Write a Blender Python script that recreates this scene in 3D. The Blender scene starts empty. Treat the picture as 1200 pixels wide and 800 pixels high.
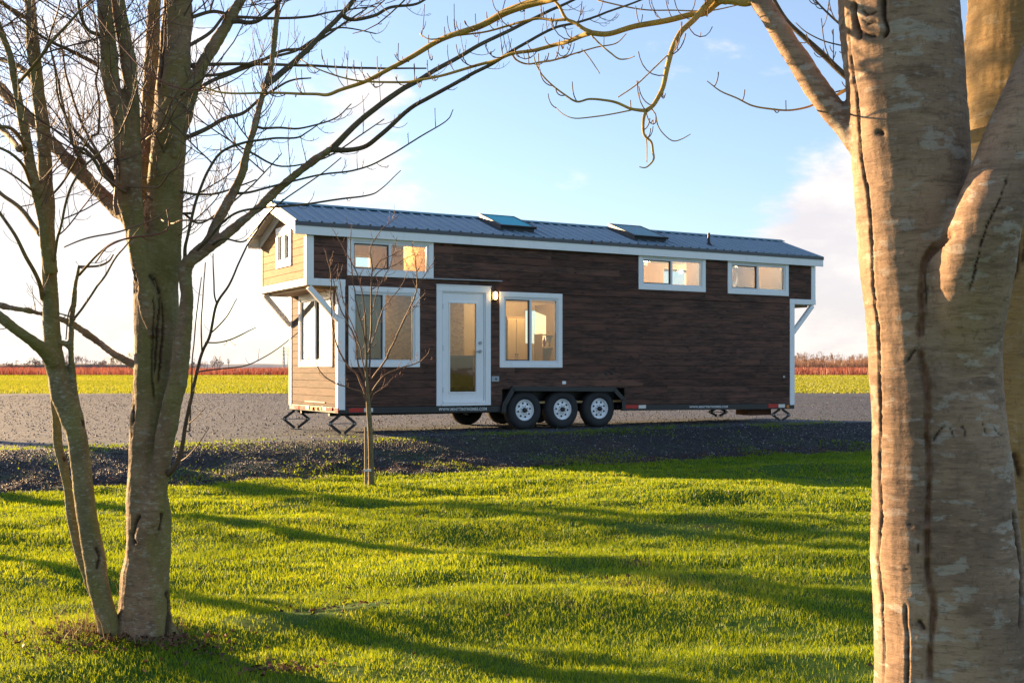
import bpy, bmesh, math, random
import numpy as np
from mathutils import Vector, Matrix
R = math.radians
rnd = random.Random(11)
rs = np.random.RandomState(5)
scene = bpy.context.scene
COL = scene.collection

# ------------------------------------------------------------------ camera
F, YH, H = 1323.1, 432.8, 1.1815        # focal length in photo pixels, horizon row, eye height
cam_d = bpy.data.cameras.new('camera')
cam = bpy.data.objects.new('camera', cam_d); COL.objects.link(cam)
cam_d.sensor_width = 36; cam_d.lens = F / 1200 * 36
cam_d.shift_y = (YH - 400) / 1200
cam_d.clip_start = 0.05; cam_d.clip_end = 6000
cam.location = (0, 0, H); cam.rotation_euler = (R(90), 0, 0)
scene.camera = cam

SUN_AZ, SUN_EL = R(-53), R(12.5)        # azimuth measured from +Y towards +X
SUN = Vector((math.sin(SUN_AZ) * math.cos(SUN_EL), math.cos(SUN_AZ) * math.cos(SUN_EL), math.sin(SUN_EL)))

# ------------------------------------------------------------------ node helpers
class NT:
    def __init__(s, tree): s.t = tree; s.n = tree.nodes; s.l = tree.links
    def new(s, typ, ins=None, **kw):
        n = s.n.new(typ)
        for k, v in kw.items(): setattr(n, k, v)
        if ins:
            for k, v in ins.items(): s.set(n, k, v)
        return n
    def set(s, n, k, v):
        sock = n.inputs[k]
        if isinstance(v, bpy.types.NodeSocket): s.l.new(v, sock)
        elif isinstance(v, bpy.types.Node): s.l.new(v.outputs[0], sock)
        else: sock.default_value = v
    def math(s, op, a, b=None, c=None, clamp=False):
        n = s.n.new('ShaderNodeMath'); n.operation = op; n.use_clamp = clamp
        for i, v in enumerate((a, b, c)):
            if v is not None: s.set(n, i, v)
        return n.outputs[0]
    def mix(s, f, a, b, bt='MIX'):
        n = s.n.new('ShaderNodeMix'); n.data_type = 'RGBA'; n.blend_type = bt
        s.set(n, 0, f); s.set(n, 6, a if not isinstance(a, tuple) else (*a, 1)[:4]); s.set(n, 7, b if not isinstance(b, tuple) else (*b, 1)[:4])
        return n.outputs[2]
    def noise(s, vec, scale, detail=4, rough=.55, dist=0):
        n = s.new('ShaderNodeTexNoise', {'Scale': scale, 'Detail': detail, 'Roughness': rough, 'Distortion': dist})
        if vec is not None: s.l.new(vec, n.inputs['Vector'])
        return n.outputs['Fac']
    def mapping(s, vec, scale=(1, 1, 1), loc=(0, 0, 0), rot=(0, 0, 0)):
        n = s.new('ShaderNodeMapping', {'Scale': scale, 'Location': loc, 'Rotation': rot}); s.l.new(vec, n.inputs['Vector'])
        return n.outputs[0]
    def ramp(s, f, stops, interp='LINEAR'):
        n = s.n.new('ShaderNodeValToRGB'); s.set(n, 0, f); r = n.color_ramp; r.interpolation = interp
        while len(r.elements) < len(stops): r.elements.new(0.5)
        for e, (p, c) in zip(r.elements, stops):
            e.position = p; e.color = (*c, 1)[:4] if isinstance(c, tuple) else (c, c, c, 1)
        return n.outputs[0]
    def sstep(s, x, a, b):
        n = s.new('ShaderNodeMapRange', {'Value': x, 'From Min': a, 'From Max': b}, interpolation_type='SMOOTHSTEP')
        return n.outputs[0]

def new_mat(name):
    m = bpy.data.materials.new(name); m.use_nodes = True
    t = NT(m.node_tree); t.n.clear()
    out = t.new('ShaderNodeOutputMaterial')
    return m, t, out
def pbsdf(t, out, col, rough=.6, metal=0., bump=None, bump_d=.01, bump_s=.5, spec=.5, **ex):
    p = t.new('ShaderNodeBsdfPrincipled')
    t.set(p, 'Base Color', (*col, 1) if isinstance(col, tuple) else col)
    t.set(p, 'Roughness', rough); t.set(p, 'Metallic', metal); t.set(p, 'Specular IOR Level', spec)
    for k, v in ex.items(): t.set(p, k.replace('_', ' '), v)
    if bump is not None:
        b = t.new('ShaderNodeBump', {'Strength': bump_s, 'Distance': bump_d, 'Height': bump}); t.set(p, 'Normal', b)
    t.l.new(p.outputs[0], out.inputs[0])
    return p
def objco(t): return t.new('ShaderNodeTexCoord').outputs['Object']
def attr(t, name): return t.new('ShaderNodeAttribute', attribute_name=name)

def simple(name, col, rough=.6, metal=0., var=.15, scale=8, bump=0.0, spec=.5):
    m, t, out = new_mat(name); co = objco(t)
    nz = t.noise(co, scale, 5)
    c = t.mix(nz, tuple(x * (1 - var) for x in col), tuple(min(1, x * (1 + var)) for x in col))
    pbsdf(t, out, c, t.math('MULTIPLY_ADD', nz, .2, rough - .1), metal, bump=nz if bump else None, bump_d=bump, spec=spec)
    return m

M = {}
# ------------------------------------------------------------------ materials: house
def mat_siding(name, dark, mid, red, horiz='x'):
    m, t, out = new_mat(name); co = objco(t)
    pl = attr(t, 'plank').outputs['Fac']
    # grain stretched along the boards, shifted board by board
    off = t.new('ShaderNodeCombineXYZ', {'X': t.math('MULTIPLY', pl, 37.), 'Y': t.math('MULTIPLY', pl, 11.), 'Z': t.math('MULTIPLY', pl, 5.)})
    v = t.new('ShaderNodeVectorMath', operation='ADD'); t.l.new(co, v.inputs[0]); t.l.new(off.outputs[0], v.inputs[1])
    sc = (.9, .9, 9) if horiz == 'x' else (.9, .9, 9)
    g = t.noise(t.mapping(v.outputs[0], (1.6, 1.6, 22)), 3.0, 6, .62, .6)
    g2 = t.noise(t.mapping(v.outputs[0], (.7, .7, 3.0)), 2.2, 4, .5)
    kn = t.new('ShaderNodeTexVoronoi', {'Scale': 2.6, 'Randomness': 1.}); t.l.new(t.mapping(v.outputs[0], (1, 1, 2.6)), kn.inputs['Vector'])
    knot = t.math('SUBTRACT', 1, t.sstep(kn.outputs['Distance'], .03, .16))
    base = t.mix(t.sstep(g, .36, .62), dark, mid)
    base = t.mix(t.math('MULTIPLY', t.sstep(g2, .42, .68), .8), base, red)
    tone = t.math('MULTIPLY_ADD', t.math('FRACT', t.math('MULTIPLY', pl, 7.31)), .5, .78)
    hsv = t.new('ShaderNodeHueSaturation', {'Value': tone, 'Saturation': .95, 'Color': base})
    c = t.mix(t.math('MULTIPLY', knot, .75), hsv.outputs[0], tuple(x * .3 for x in dark))
    w = t.noise(t.mapping(co, (1, 1, .3)), 1.1, 3)
    c = t.mix(t.math('MULTIPLY', t.sstep(w, .5, .8), .35), c, tuple(x * 1.3 for x in mid))
    pbsdf(t, out, c, .75, bump=g, bump_d=.004, bump_s=.6, spec=.15)
    return m
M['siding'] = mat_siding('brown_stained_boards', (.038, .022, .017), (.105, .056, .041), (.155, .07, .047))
M['golden_siding'] = mat_siding('golden_boards', (.13, .068, .028), (.27, .145, .055), (.3, .155, .055))  # same board pattern in a lighter golden tone, for the loft end wall
M['sunlit_end'] = mat_siding('sunlit_end_boards', (.045, .029, .024), (.115, .072, .055), (.135, .08, .06))  # weak sunlight on the lower end wall put into a lighter board colour
def mk_white():
    m, t, out = new_mat('white_paint'); co = objco(t); n = t.noise(t.mapping(co, (6, 6, .7)), 2, 5, .6); n2 = t.noise(co, 1.6, 4); n3 = t.noise(co, 30, 3)
    c = t.mix(t.math('MULTIPLY', t.sstep(n, .5, .8), .3), (.87, .87, .87), (.66, .64, .59)); c = t.mix(t.math('MULTIPLY', t.sstep(n2, .55, .8), .25), c, (.62, .62, .6))
    pbsdf(t, out, c, .5, bump=n3, bump_d=.001); return m
M['white'] = mk_white()
M['vinyl'] = simple('white_vinyl', (.72, .74, .76), .35, var=.02)
M['soffit'] = simple('soffit_boards', (.55, .5, .42), .6, var=.08)
M['black'] = simple('black_steel', (.014, .014, .016), .45, var=.3, spec=.5)
M['rust'] = simple('rusty_steel', (.12, .045, .025), .8, var=.4, scale=14)
M['rubber'] = simple('tyre_rubber', (.018, .018, .02), .75, var=.25, scale=20)
M['rim'] = simple('white_rim_paint', (.85, .86, .87), .4, var=.04)
M['hole'] = simple('dark_hole', (.008, .008, .008), .9, var=.1)
M['red'] = simple('red_reflector', (.45, .008, .015), .25, var=.1)
M['cream'] = simple('white_reflector', (.7, .68, .62), .3, var=.05)
M['amber'] = simple('amber_reflector', (.5, .15, .02), .3, var=.1)
M['dim'] = simple('grey_metal', (.3, .31, .33), .4, .6, var=.1)
M['gunmetal'] = simple('gunmetal_trim', (.07, .07, .078), .45, .2, var=.1)
M['letter'] = simple('white_lettering', (.6, .6, .6), .6, var=.02)
M['plastic'] = simple('grey_plastic', (.35, .38, .4), .5, var=.05)
def mk_roof():
    m, t, out = new_mat('blue_grey_metal_roof'); co = objco(t)
    nz = t.noise(co, 2.5, 5); n2 = t.noise(t.mapping(co, (8, .6, .6)), 2, 3)
    c = t.mix(nz, (.16, .24, .31), (.2, .29, .36))
    pbsdf(t, out, c, t.math('MULTIPLY_ADD', n2, .18, .42), .1, bump=nz, bump_d=.002, spec=.6)
    return m
M['roof'] = mk_roof()
M['ridge'] = simple('teal_ridge_cap', (.03, .16, .2), .35, .3, var=.1, scale=3)
def mk_wood(name, a, b, sc=1.0, glow=0):
    m, t, out = new_mat(name); co = objco(t)
    g = t.noise(t.mapping(co, (9 * sc, 9 * sc, .8 * sc)), 3, 5, .6, .5)
    n2 = t.noise(co, 2.2, 3)
    c = t.mix(g, a, b); c = t.mix(t.math('MULTIPLY', n2, .4), c, tuple(x * .6 for x in a))
    pbsdf(t, out, c, .55, bump=g, bump_d=.002)
    return m
M['ply'] = mk_wood('warm_plywood', (.4, .24, .085), (.58, .38, .16))
M['pine'] = mk_wood('pine_boards', (.22, .115, .032), (.42, .235, .075))
M['plydark'] = mk_wood('dark_brown_board', (.1, .06, .042), (.18, .11, .075))  # dark brown wood for the panel and an inner lining
def mk_osb():
    m, t, out = new_mat('osb_board'); co = objco(t)
    v = t.new('ShaderNodeTexVoronoi', {'Scale': 22.}); t.l.new(t.mapping(co, (1, 1, 1.6)), v.inputs['Vector'])
    n = t.noise(co, 40, 3)
    f = t.new('ShaderNodeSeparateColor'); t.l.new(v.outputs['Color'], f.inputs[0])
    c = t.mix(f.outputs[0], (.3, .14, .045), (.58, .33, .12)); c = t.mix(t.math('MULTIPLY', n, .4), c, (.3, .15, .06))
    pbsdf(t, out, c, .65, bump=f.outputs[1], bump_d=.002)
    return m
M['osb'] = mk_osb()
M['reflected_olive'] = mk_wood('reflected_olive_wood', (.07, .06, .025), (.12, .1, .04))  # green reflection of the door glass painted into an olive wood colour
def mk_glass(name, tint=(.92, .95, .95), r0=.06):
    m, t, out = new_mat(name)
    tr = t.new('ShaderNodeBsdfTransparent', {'Color': (*tint, 1)})
    gl = t.new('ShaderNodeBsdfGlossy', {'Roughness': .015, 'Color': (1, 1, 1, 1)})
    co = objco(t); wob = t.noise(co, 2.2, 2)
    b = t.new('ShaderNodeBump', {'Strength': .25, 'Distance': .004, 'Height': wob}); t.l.new(b.outputs[0], gl.inputs['Normal'])
    fr = t.new('ShaderNodeFresnel', {'IOR': 1.52})
    f = t.math('MULTIPLY_ADD', fr.outputs[0], .9, .0, clamp=True)
    mx = t.new('ShaderNodeMixShader'); t.set(mx, 0, f); t.l.new(tr.outputs[0], mx.inputs[1]); t.l.new(gl.outputs[0], mx.inputs[2])
    t.l.new(mx.outputs[0], out.inputs[0])
    return m
M['glass'] = mk_glass('window_glass')
M['skyglass'] = simple('teal_skylight_glass', (.03, .4, .5), .5, .0, var=.05, spec=.2)
def mk_emit(name, col, st):
    m, t, out = new_mat(name); e = t.new('ShaderNodeEmission', {'Color': (*col, 1), 'Strength': st}); t.l.new(e.outputs[0], out.inputs[0]); return m
M['lamp'] = mk_emit('lit_lamp', (1, .62, .2), 5.)
M['bulb'] = mk_emit('lit_bulb', (1, .7, .35), 8.)

# ------------------------------------------------------------------ materials: nature
def mk_bark(name, light, mid, dark, moss=None, moss_amt=.0, lent=(.5, .45, .4), lent_amt=.6, sc=1.0, bump_d=.004):
    m, t, out = new_mat(name); co = objco(t)
    n1 = t.noise(co, 5 * sc, 6, .6)
    n2 = t.noise(t.mapping(co, (1, 1, 4.5)), 9 * sc, 6, .65, .3)       # fine horizontal wrinkles
    n3 = t.noise(t.mapping(co, (1, 1, 2.4)), 15 * sc, 4, .55)          # pale horizontal patches
    n4 = t.noise(co, 45 * sc, 4, .7)
    n5 = t.noise(t.mapping(co, (1, 1, 2)), 38 * sc, 3, .6)
    n6 = t.noise(co, 2.2 * sc, 3)
    n7 = t.noise(t.mapping(co, (1, 1, 5.5)), 26 * sc, 6, .72)
    n8 = t.noise(t.mapping(co, (1, 1, .5)), 90 * sc, 4, .7)
    c = t.mix(t.sstep(n1, .3, .7), mid, light)
    c = t.mix(t.math('MULTIPLY', t.sstep(n2, .5, .7), .55), c, dark)
    c = t.mix(t.math('MULTIPLY', t.math('MULTIPLY', t.sstep(n3, .565, .62), t.math('MULTIPLY_ADD', n5, 1.2, .2, clamp=True)), lent_amt), c, lent)
    c = t.mix(t.math('MULTIPLY', t.sstep(n4, .55, .8), .35), c, tuple(x * .7 for x in dark))
    c = t.mix(t.math('MULTIPLY', t.sstep(n6, .4, .68), .4), c, tuple(x * .62 for x in mid))
    if moss:
        geo = t.new('ShaderNodeNewGeometry'); sp = t.new('ShaderNodeSeparateXYZ'); t.l.new(geo.outputs['Normal'], sp.inputs[0])
        mm = t.math('MULTIPLY_ADD', sp.outputs[0], .12, t.noise(t.mapping(co, (1, 1, .45)), 3.5 * sc, 4))
        mm = t.math('MULTIPLY', t.sstep(mm, .5 - moss_amt * .15, .66), moss_amt)
        c = t.mix(mm, c, moss)
    c = t.mix(t.math('MULTIPLY', t.sstep(n7, .52, .66), .5), c, dark)
    c = t.mix(t.math('MULTIPLY', t.sstep(n7, .46, .34), .35), c, tuple(min(1, x * 1.25) for x in light))
    c = t.mix(t.math('MULTIPLY', t.sstep(n8, .54, .7), .4), c, tuple(x * .8 for x in dark))
    ck = attr(t, 'crack').outputs['Fac']
    c = t.mix(t.math('MULTIPLY', ck, .92, clamp=True), c, (.035, .017, .01))
    sm = attr(t, 'seam').outputs['Fac']
    c = t.mix(t.math('MULTIPLY', sm, .75, clamp=True), c, (.22, .11, .065))
    hgt = t.math('ADD', t.math('MULTIPLY', n2, .7), t.math('MULTIPLY', n4, .5))
    hgt = t.math('ADD', hgt, t.math('MULTIPLY', n7, .9)); hgt = t.math('ADD', hgt, t.math('MULTIPLY', n8, .35))
    pbsdf(t, out, c, .78, bump=hgt, bump_d=bump_d, bump_s=.6, spec=.25)
    return m
M['bark_pale'] = mk_bark('smooth_pale_bark', (.39, .255, .165), (.205, .13, .09), (.08, .045, .03), moss=(.13, .11, .05), moss_amt=.1, lent=(.42, .365, .31), lent_amt=.8, bump_d=.0035)
M['bark_back'] = mk_bark('mottled_tan_bark', (.36, .24, .10), (.28, .18, .07), (.14, .08, .04), lent=(.45, .36, .22), lent_amt=.5, bump_d=.004)
M['bark_moss'] = mk_bark('mossy_grey_bark', (.31, .2, .12), (.18, .11, .066), (.065, .038, .024), moss=(.17, .17, .03), moss_amt=.6, lent=(.38, .35, .27), lent_amt=.7, sc=1.5, bump_d=.006)
M['bark_green'] = mk_bark('green_grey_bark', (.26, .205, .105), (.165, .13, .062), (.06, .044, .024), moss=(.19, .185, .035), moss_amt=.55, lent=(.38, .38, .28), lent_amt=.75, sc=2.2, bump_d=.005)
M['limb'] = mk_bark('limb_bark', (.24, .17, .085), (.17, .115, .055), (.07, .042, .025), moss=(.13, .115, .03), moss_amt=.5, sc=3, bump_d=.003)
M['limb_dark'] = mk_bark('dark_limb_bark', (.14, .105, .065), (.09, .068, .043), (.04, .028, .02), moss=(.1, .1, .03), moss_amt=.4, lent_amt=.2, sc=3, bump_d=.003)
M['limb_sunlit'] = mk_bark('sunlit_limb_bark', (.55, .36, .08), (.42, .27, .06), (.18, .1, .03), lent_amt=.2, sc=4, bump_d=.002)  # sunlight put into the limb colour, a brighter gold than the trunk bark
M['twig'] = simple('twig_bark', (.10, .058, .042), .75, var=.4, scale=3)
M['twig_warm'] = simple('warm_twig_bark', (.16, .085, .05), .7, var=.3, scale=3)
M['twig_red'] = simple('red_young_twig_bark', (.16, .045, .03), .65, var=.3, scale=3)

def mk_blade(name, cols, trans=.52, patch=.7, sap=0.):
    m, t, out = new_mat(name)
    tint = attr(t, 'tint').outputs['Fac']
    pos = t.new('ShaderNodeNewGeometry').outputs['Position']
    n = t.noise(pos, patch, 4); n2 = t.noise(pos, .17, 2)
    f = t.math('ADD', t.math('MULTIPLY', tint, .75), t.math('MULTIPLY_ADD', n, 1.1, -.42), clamp=True)
    c = t.ramp(f, [(0, cols[0]), (.45, cols[1]), (.8, cols[2]), (1, cols[3])])
    d = t.new('ShaderNodeBsdfDiffuse', {'Color': c}); tr = t.new('ShaderNodeBsdfTranslucent', {'Color': t.mix(sap, c, (.56, .53, .01))})
    gl = t.new('ShaderNodeBsdfGlossy', {'Roughness': .45, 'Color': (.5, .5, .5, 1)})
    mx = t.new('ShaderNodeMixShader', {0: trans}); t.l.new(d.outputs[0], mx.inputs[1]); t.l.new(tr.outputs[0], mx.inputs[2])
    m2 = t.new('ShaderNodeMixShader', {0: .05}); t.l.new(mx.outputs[0], m2.inputs[1]); t.l.new(gl.outputs[0], m2.inputs[2])
    t.l.new(m2.outputs[0], out.inputs[0])
    return m
M['blade'] = mk_blade('grass_blades', [(.034, .125, .003), (.12, .25, .004), (.26, .35, .006), (.42, .35, .08)], sap=.38)
M['field_blade'] = mk_blade('field_grass_blades', [(.09, .14, .008), (.18, .21, .012), (.26, .25, .04), (.33, .28, .09)], patch=.05, sap=.2)
M['berry'] = mk_blade('red_berry_canes', [(.16, .04, .028), (.27, .08, .052), (.34, .125, .085), (.38, .17, .12)], trans=.4, patch=.03)
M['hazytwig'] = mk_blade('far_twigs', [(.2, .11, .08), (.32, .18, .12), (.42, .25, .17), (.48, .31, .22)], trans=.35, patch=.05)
M['brush'] = mk_blade('dark_brush', [(.1, .075, .06), (.17, .125, .1), (.24, .17, .13), (.3, .2, .15)], trans=.15, patch=.05)
M['weed'] = mk_blade('dry_stems', [(.2, .13, .06), (.28, .19, .09), (.36, .26, .12), (.3, .16, .08)], trans=.2, patch=2)
M['leaf'] = mk_blade('fallen_leaves', [(.06, .03, .02), (.12, .055, .03), (.2, .09, .045), (.25, .14, .08)], trans=.15, patch=2)

def mk_soil():
    m, t, out = new_mat('lawn_soil'); co = objco(t)
    n = t.noise(co, 14, 6, .7); n2 = t.noise(co, 1.3, 4)
    c = t.mix(t.sstep(n, .35, .7), (.03, .085, .006), (.07, .11, .015)); c = t.mix(t.sstep(n2, .62, .72), c, (.06, .045, .025))
    pbsdf(t, out, c, .9, bump=n, bump_d=.03, spec=.1); return m
M['soil'] = mk_soil()
PHI_ = R(30.0)
def mk_gravel():
    m, t, out = new_mat('dark_crushed_gravel'); co = objco(t)
    v = t.new('ShaderNodeTexVoronoi', {'Scale': 26.}); t.l.new(co, v.inputs['Vector'])
    v2 = t.new('ShaderNodeTexVoronoi', {'Scale': 9.}); t.l.new(co, v2.inputs['Vector'])
    f = t.new('ShaderNodeSeparateColor'); t.l.new(v.outputs['Color'], f.inputs[0])
    f2 = t.new('ShaderNodeSeparateColor'); t.l.new(v2.outputs['Color'], f2.inputs[0])
    n = t.noise(co, 1.1, 5); n2 = t.noise(co, .35, 3)
    spk = t.math('ADD', t.math('MULTIPLY', f.outputs[0], .6), t.math('MULTIPLY', f2.outputs[0], .4))
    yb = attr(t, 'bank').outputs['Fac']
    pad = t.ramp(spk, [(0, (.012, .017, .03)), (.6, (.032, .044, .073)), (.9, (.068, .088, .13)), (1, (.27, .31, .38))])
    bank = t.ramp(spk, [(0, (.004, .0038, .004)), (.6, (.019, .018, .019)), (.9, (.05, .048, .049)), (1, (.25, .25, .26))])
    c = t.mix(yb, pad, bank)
    rut = t.noise(t.mapping(co, (.08, 1.1, 1), rot=(0, 0, -PHI_)), 1.0, 4, .6)
    c = t.mix(t.math('MULTIPLY', t.sstep(rut, .45, .65), .45), c, (.035, .038, .048))
    edge = attr(t, 'moss').outputs['Fac']
    mo = t.math('MULTIPLY', edge, t.sstep(n, .47, .62))
    c = t.mix(t.math('MULTIPLY', mo, .8), c, (.035, .075, .014))
    c = t.mix(t.math('MULTIPLY', t.sstep(n2, .5, .7), .25), c, (.1, .09, .085))
    pbsdf(t, out, c, .8, bump=spk, bump_d=.03, bump_s=.8, spec=.35); return m
M['gravel'] = mk_gravel()
def mk_field():
    m, t, out = new_mat('far_field_grass'); co = objco(t)
    n = t.noise(t.mapping(co, (.3, 1, 1)), .12, 6, .6); n2 = t.noise(co, 2, 4)
    c = t.mix(t.sstep(n, .35, .65), (.09, .15, .008), (.22, .23, .04)); c = t.mix(t.math('MULTIPLY', n2, .4), c, (.1, .13, .02))
    pbsdf(t, out, c, .9, bump=n2, bump_d=.08, spec=.1); return m
M['field'] = mk_field()
M['redsoil'] = simple('red_field_soil', (.2, .07, .045), .95, var=.3, scale=.2, spec=.1)
M['farland'] = simple('far_land', (.2, .19, .17), .95, var=.2, scale=.02, spec=.1)
M['bankearth'] = simple('earth_bank', (.17, .13, .11), .95, var=.35, scale=.3, spec=.1)
M['stake'] = simple('weathered_stake', (.26, .2, .13), .8, var=.2, scale=15)
M['stone'] = simple('gravel_stones', (.11, .11, .115), .75, var=.5, scale=9)

# ------------------------------------------------------------------ object helpers
def link(name, me, mat=None, parent=None):
    o = bpy.data.objects.new(name, me); COL.objects.link(o)
    if mat is not None:
        for mm in (mat if isinstance(mat, (list, tuple)) else [mat]): me.materials.append(mm)
    if parent is not None: o.parent = parent
    return o
def tag(o, label=None, cat=None, group=None, kind=None):
    if label: o['label'] = label
    if cat: o['category'] = cat
    if group: o['group'] = group
    if kind: o['kind'] = kind
    return o
def empty(name, loc=(0, 0, 0), rz=0):
    o = bpy.data.objects.new(name, None); COL.objects.link(o); o.location = loc; o.rotation_euler = (0, 0, rz); o.empty_display_size = .2
    return o

class MB:
    """collects vertices and faces of one mesh"""
    def __init__(s): s.v = []; s.f = []; s.m = []; s.att = {}
    def add(s, vs, fs, mi=0):
        b = len(s.v); s.v.extend([tuple(v) for v in vs]); s.f.extend([[b + i for i in f] for f in fs]); s.m.extend([mi] * len(fs)); return b
    def box(s, a, b, mp=None, mi=0):
        x0, y0, z0 = a; x1, y1, z1 = b
        vs = [(x, y, z) for z in (z0, z1) for y in (y0, y1) for x in (x0, x1)]
        if mp: vs = [mp(*v) for v in vs]
        s.add(vs, [(0, 2, 3, 1), (4, 5, 7, 6), (0, 1, 5, 4), (2, 6, 7, 3), (0, 4, 6, 2), (1, 3, 7, 5)], mi)
    def bar(s, p, q, w, h, up=(0, 0, 1), mi=0):
        p, q, up = Vector(p), Vector(q), Vector(up); d = (q - p).normalized(); a = d.cross(up).normalized(); b = a.cross(d).normalized()
        vs = [c + a * (sx * w / 2) + b * (sz * h / 2) for c in (p, q) for sx, sz in ((-1, -1), (1, -1), (1, 1), (-1, 1))]
        s.add(vs, [(0, 3, 2, 1), (4, 5, 6, 7), (0, 1, 5, 4), (1, 2, 6, 5), (2, 3, 7, 6), (3, 0, 4, 7)], mi)
    def cyl(s, p, q, r, n=12, r2=None, mi=0):
        p, q = Vector(p), Vector(q); d = (q - p).normalized(); a = d.orthogonal().normalized(); b = d.cross(a); r2 = r if r2 is None else r2
        vs = [c + (a * math.cos(2 * math.pi * i / n) + b * math.sin(2 * math.pi * i / n)) * rr for c, rr in ((p, r), (q, r2)) for i in range(n)]
        s.add(vs, [[i, (i + 1) % n, n + (i + 1) % n, n + i] for i in range(n)] + [list(range(n))[::-1], list(range(n, 2 * n))], mi)
    def lathe(s, prof, c, n=32, axis='y', mi=0):
        """prof: (radius, along axis)"""
        vs = []
        for r, a in prof:
            for i in range(n):
                t = 2 * math.pi * i / n
                vs.append((c[0] + r * math.cos(t), c[1] + a, c[2] + r * math.sin(t)) if axis == 'y' else (c[0] + r * math.cos(t), c[1] + r * math.sin(t), c[2] + a))
        fs = []
        for k in range(len(prof) - 1):
            for i in range(n): fs.append([k * n + i, k * n + (i + 1) % n, (k + 1) * n + (i + 1) % n, (k + 1) * n + i])
        s.add(vs, fs, mi)
    def build(s, name, mat, parent=None, bevel=0, smooth=False, fix=True, attrs=None):
        me = bpy.data.meshes.new(name); me.from_pydata(s.v, [], s.f)
        me.polygons.foreach_set('material_index', s.m)
        if fix:
            bm = bmesh.new(); bm.from_mesh(me); bmesh.ops.recalc_face_normals(bm, faces=bm.faces)
            if bevel:
                es = [e for e in bm.edges if len(e.link_faces) == 2 and e.calc_face_angle(0) > .5]
                bmesh.ops.bevel(bm, geom=es, offset=bevel, segments=1, affect='EDGES', clamp_overlap=True)
            bm.to_mesh(me); bm.free()
        if smooth: me.polygons.foreach_set('use_smooth', [True] * len(me.polygons))
        if attrs:
            for k, vals in attrs.items():
                a = me.attributes.new(k, 'FLOAT', 'FACE'); a.data.foreach_set('value', vals)
        return link(name, me, mat, parent)

def np_mesh(name, V, Fc, nside, mat, parent=None, smooth=False, attrs=None, mats=None):
    """V (n,3), Fc (m,nside)"""
    me = bpy.data.meshes.new(name)
    V = np.ascontiguousarray(V, dtype=np.float32); Fc = np.ascontiguousarray(Fc, dtype=np.int32)
    me.vertices.add(len(V)); me.vertices.foreach_set('co', V.ravel())
    me.loops.add(Fc.size); me.loops.foreach_set('vertex_index', Fc.ravel())
    me.polygons.add(len(Fc)); me.polygons.foreach_set('loop_start', np.arange(0, Fc.size, nside, dtype=np.int32))
    try: me.polygons.foreach_set('loop_total', np.full(len(Fc), nside, dtype=np.int32))
    except Exception: pass
    if smooth: me.polygons.foreach_set('use_smooth', np.ones(len(Fc), dtype=bool))
    me.update(calc_edges=True)
    if attrs:
        for k, vals in attrs.items():
            a = me.attributes.new(k, 'FLOAT', 'POINT'); a.data.foreach_set('value', np.ascontiguousarray(vals, dtype=np.float32))
    return link(name, me, mat, parent)

# numpy value noise
def _h(ix, iy, iz):
    n = (ix * 374761393 + iy * 668265263 + iz * 2147483647 * 3 + 1013904223) & 0xffffffff
    n = ((n ^ (n >> 13)) * 1274126177) & 0xffffffff
    return ((n ^ (n >> 16)) & 0xffff) / 65535.0
def vnoise(x, y, z=None):
    x = np.asarray(x, float); y = np.asarray(y, float); z = np.zeros_like(x) if z is None else np.asarray(z, float)
    ix, iy, iz = np.floor(x).astype(np.int64), np.floor(y).astype(np.int64), np.floor(z).astype(np.int64)
    fx, fy, fz = x - ix, y - iy, z - iz
    fx, fy, fz = [f * f * (3 - 2 * f) for f in (fx, fy, fz)]
    def L(a, b, t): return a + (b - a) * t
    r = 0
    c00 = L(_h(ix, iy, iz), _h(ix + 1, iy, iz), fx); c10 = L(_h(ix, iy + 1, iz), _h(ix + 1, iy + 1, iz), fx)
    c01 = L(_h(ix, iy, iz + 1), _h(ix + 1, iy, iz + 1), fx); c11 = L(_h(ix, iy + 1, iz + 1), _h(ix + 1, iy + 1, iz + 1), fx)
    return L(L(c00, c10, fy), L(c01, c11, fy), fz) * 2 - 1
def fbm(x, y, z=None, o=4):
    s = 0; a = 1; t = 0; k = 1
    for i in range(o):
        s = s + a * vnoise(np.asarray(x) * k + 17.3 * i, np.asarray(y) * k + 5.1 * i, None if z is None else np.asarray(z) * k); t += a; a *= .5; k *= 2.03
    return s / t

# ------------------------------------------------------------------ house frame
PHI = R(30.0); X0, Y0 = -3.0892, 20.1315
CP, SP = math.cos(PHI), math.sin(PHI)
L_, W_ = 10.916, 2.589
OL, OR = .5865, .6465
ZE, ZL = 3.755, 2.667
EV, RE, RB = .1, .266, .21
ZR = 4.255
def zw(u): return .513 - .0087 * u       # bottom of the boards
def zs(u): return .394 - .0095 * u       # bottom of the trailer beam
def ray(px, py): return Vector(((px - 600) / F, 1, (YH - py) / F))
def on_side(px, py, v=0.):
    d = ray(px, py); t = (v + (-X0 * -SP * -1) * 0 + (Y0 * CP - X0 * SP)) / (d.y * CP - d.x * SP)
    P = d * t; dx, dy = P.x - X0, P.y - Y0
    return dx * CP + dy * SP, H + P.z
def on_end(px, py, u=0.):
    d = ray(px, py); t = (u + X0 * CP + Y0 * SP) / (d.x * CP + d.y * SP)
    P = d * t; dx, dy = P.x - X0, P.y - Y0
    return -dx * SP + dy * CP, H + P.z
def dist_front(x, y): return (x - X0) * SP - (y - Y0) * CP      # metres in front of the long side
def to_world(u, v, z): return Vector((X0 + u * CP - v * SP, Y0 + u * SP + v * CP, z))

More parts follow.
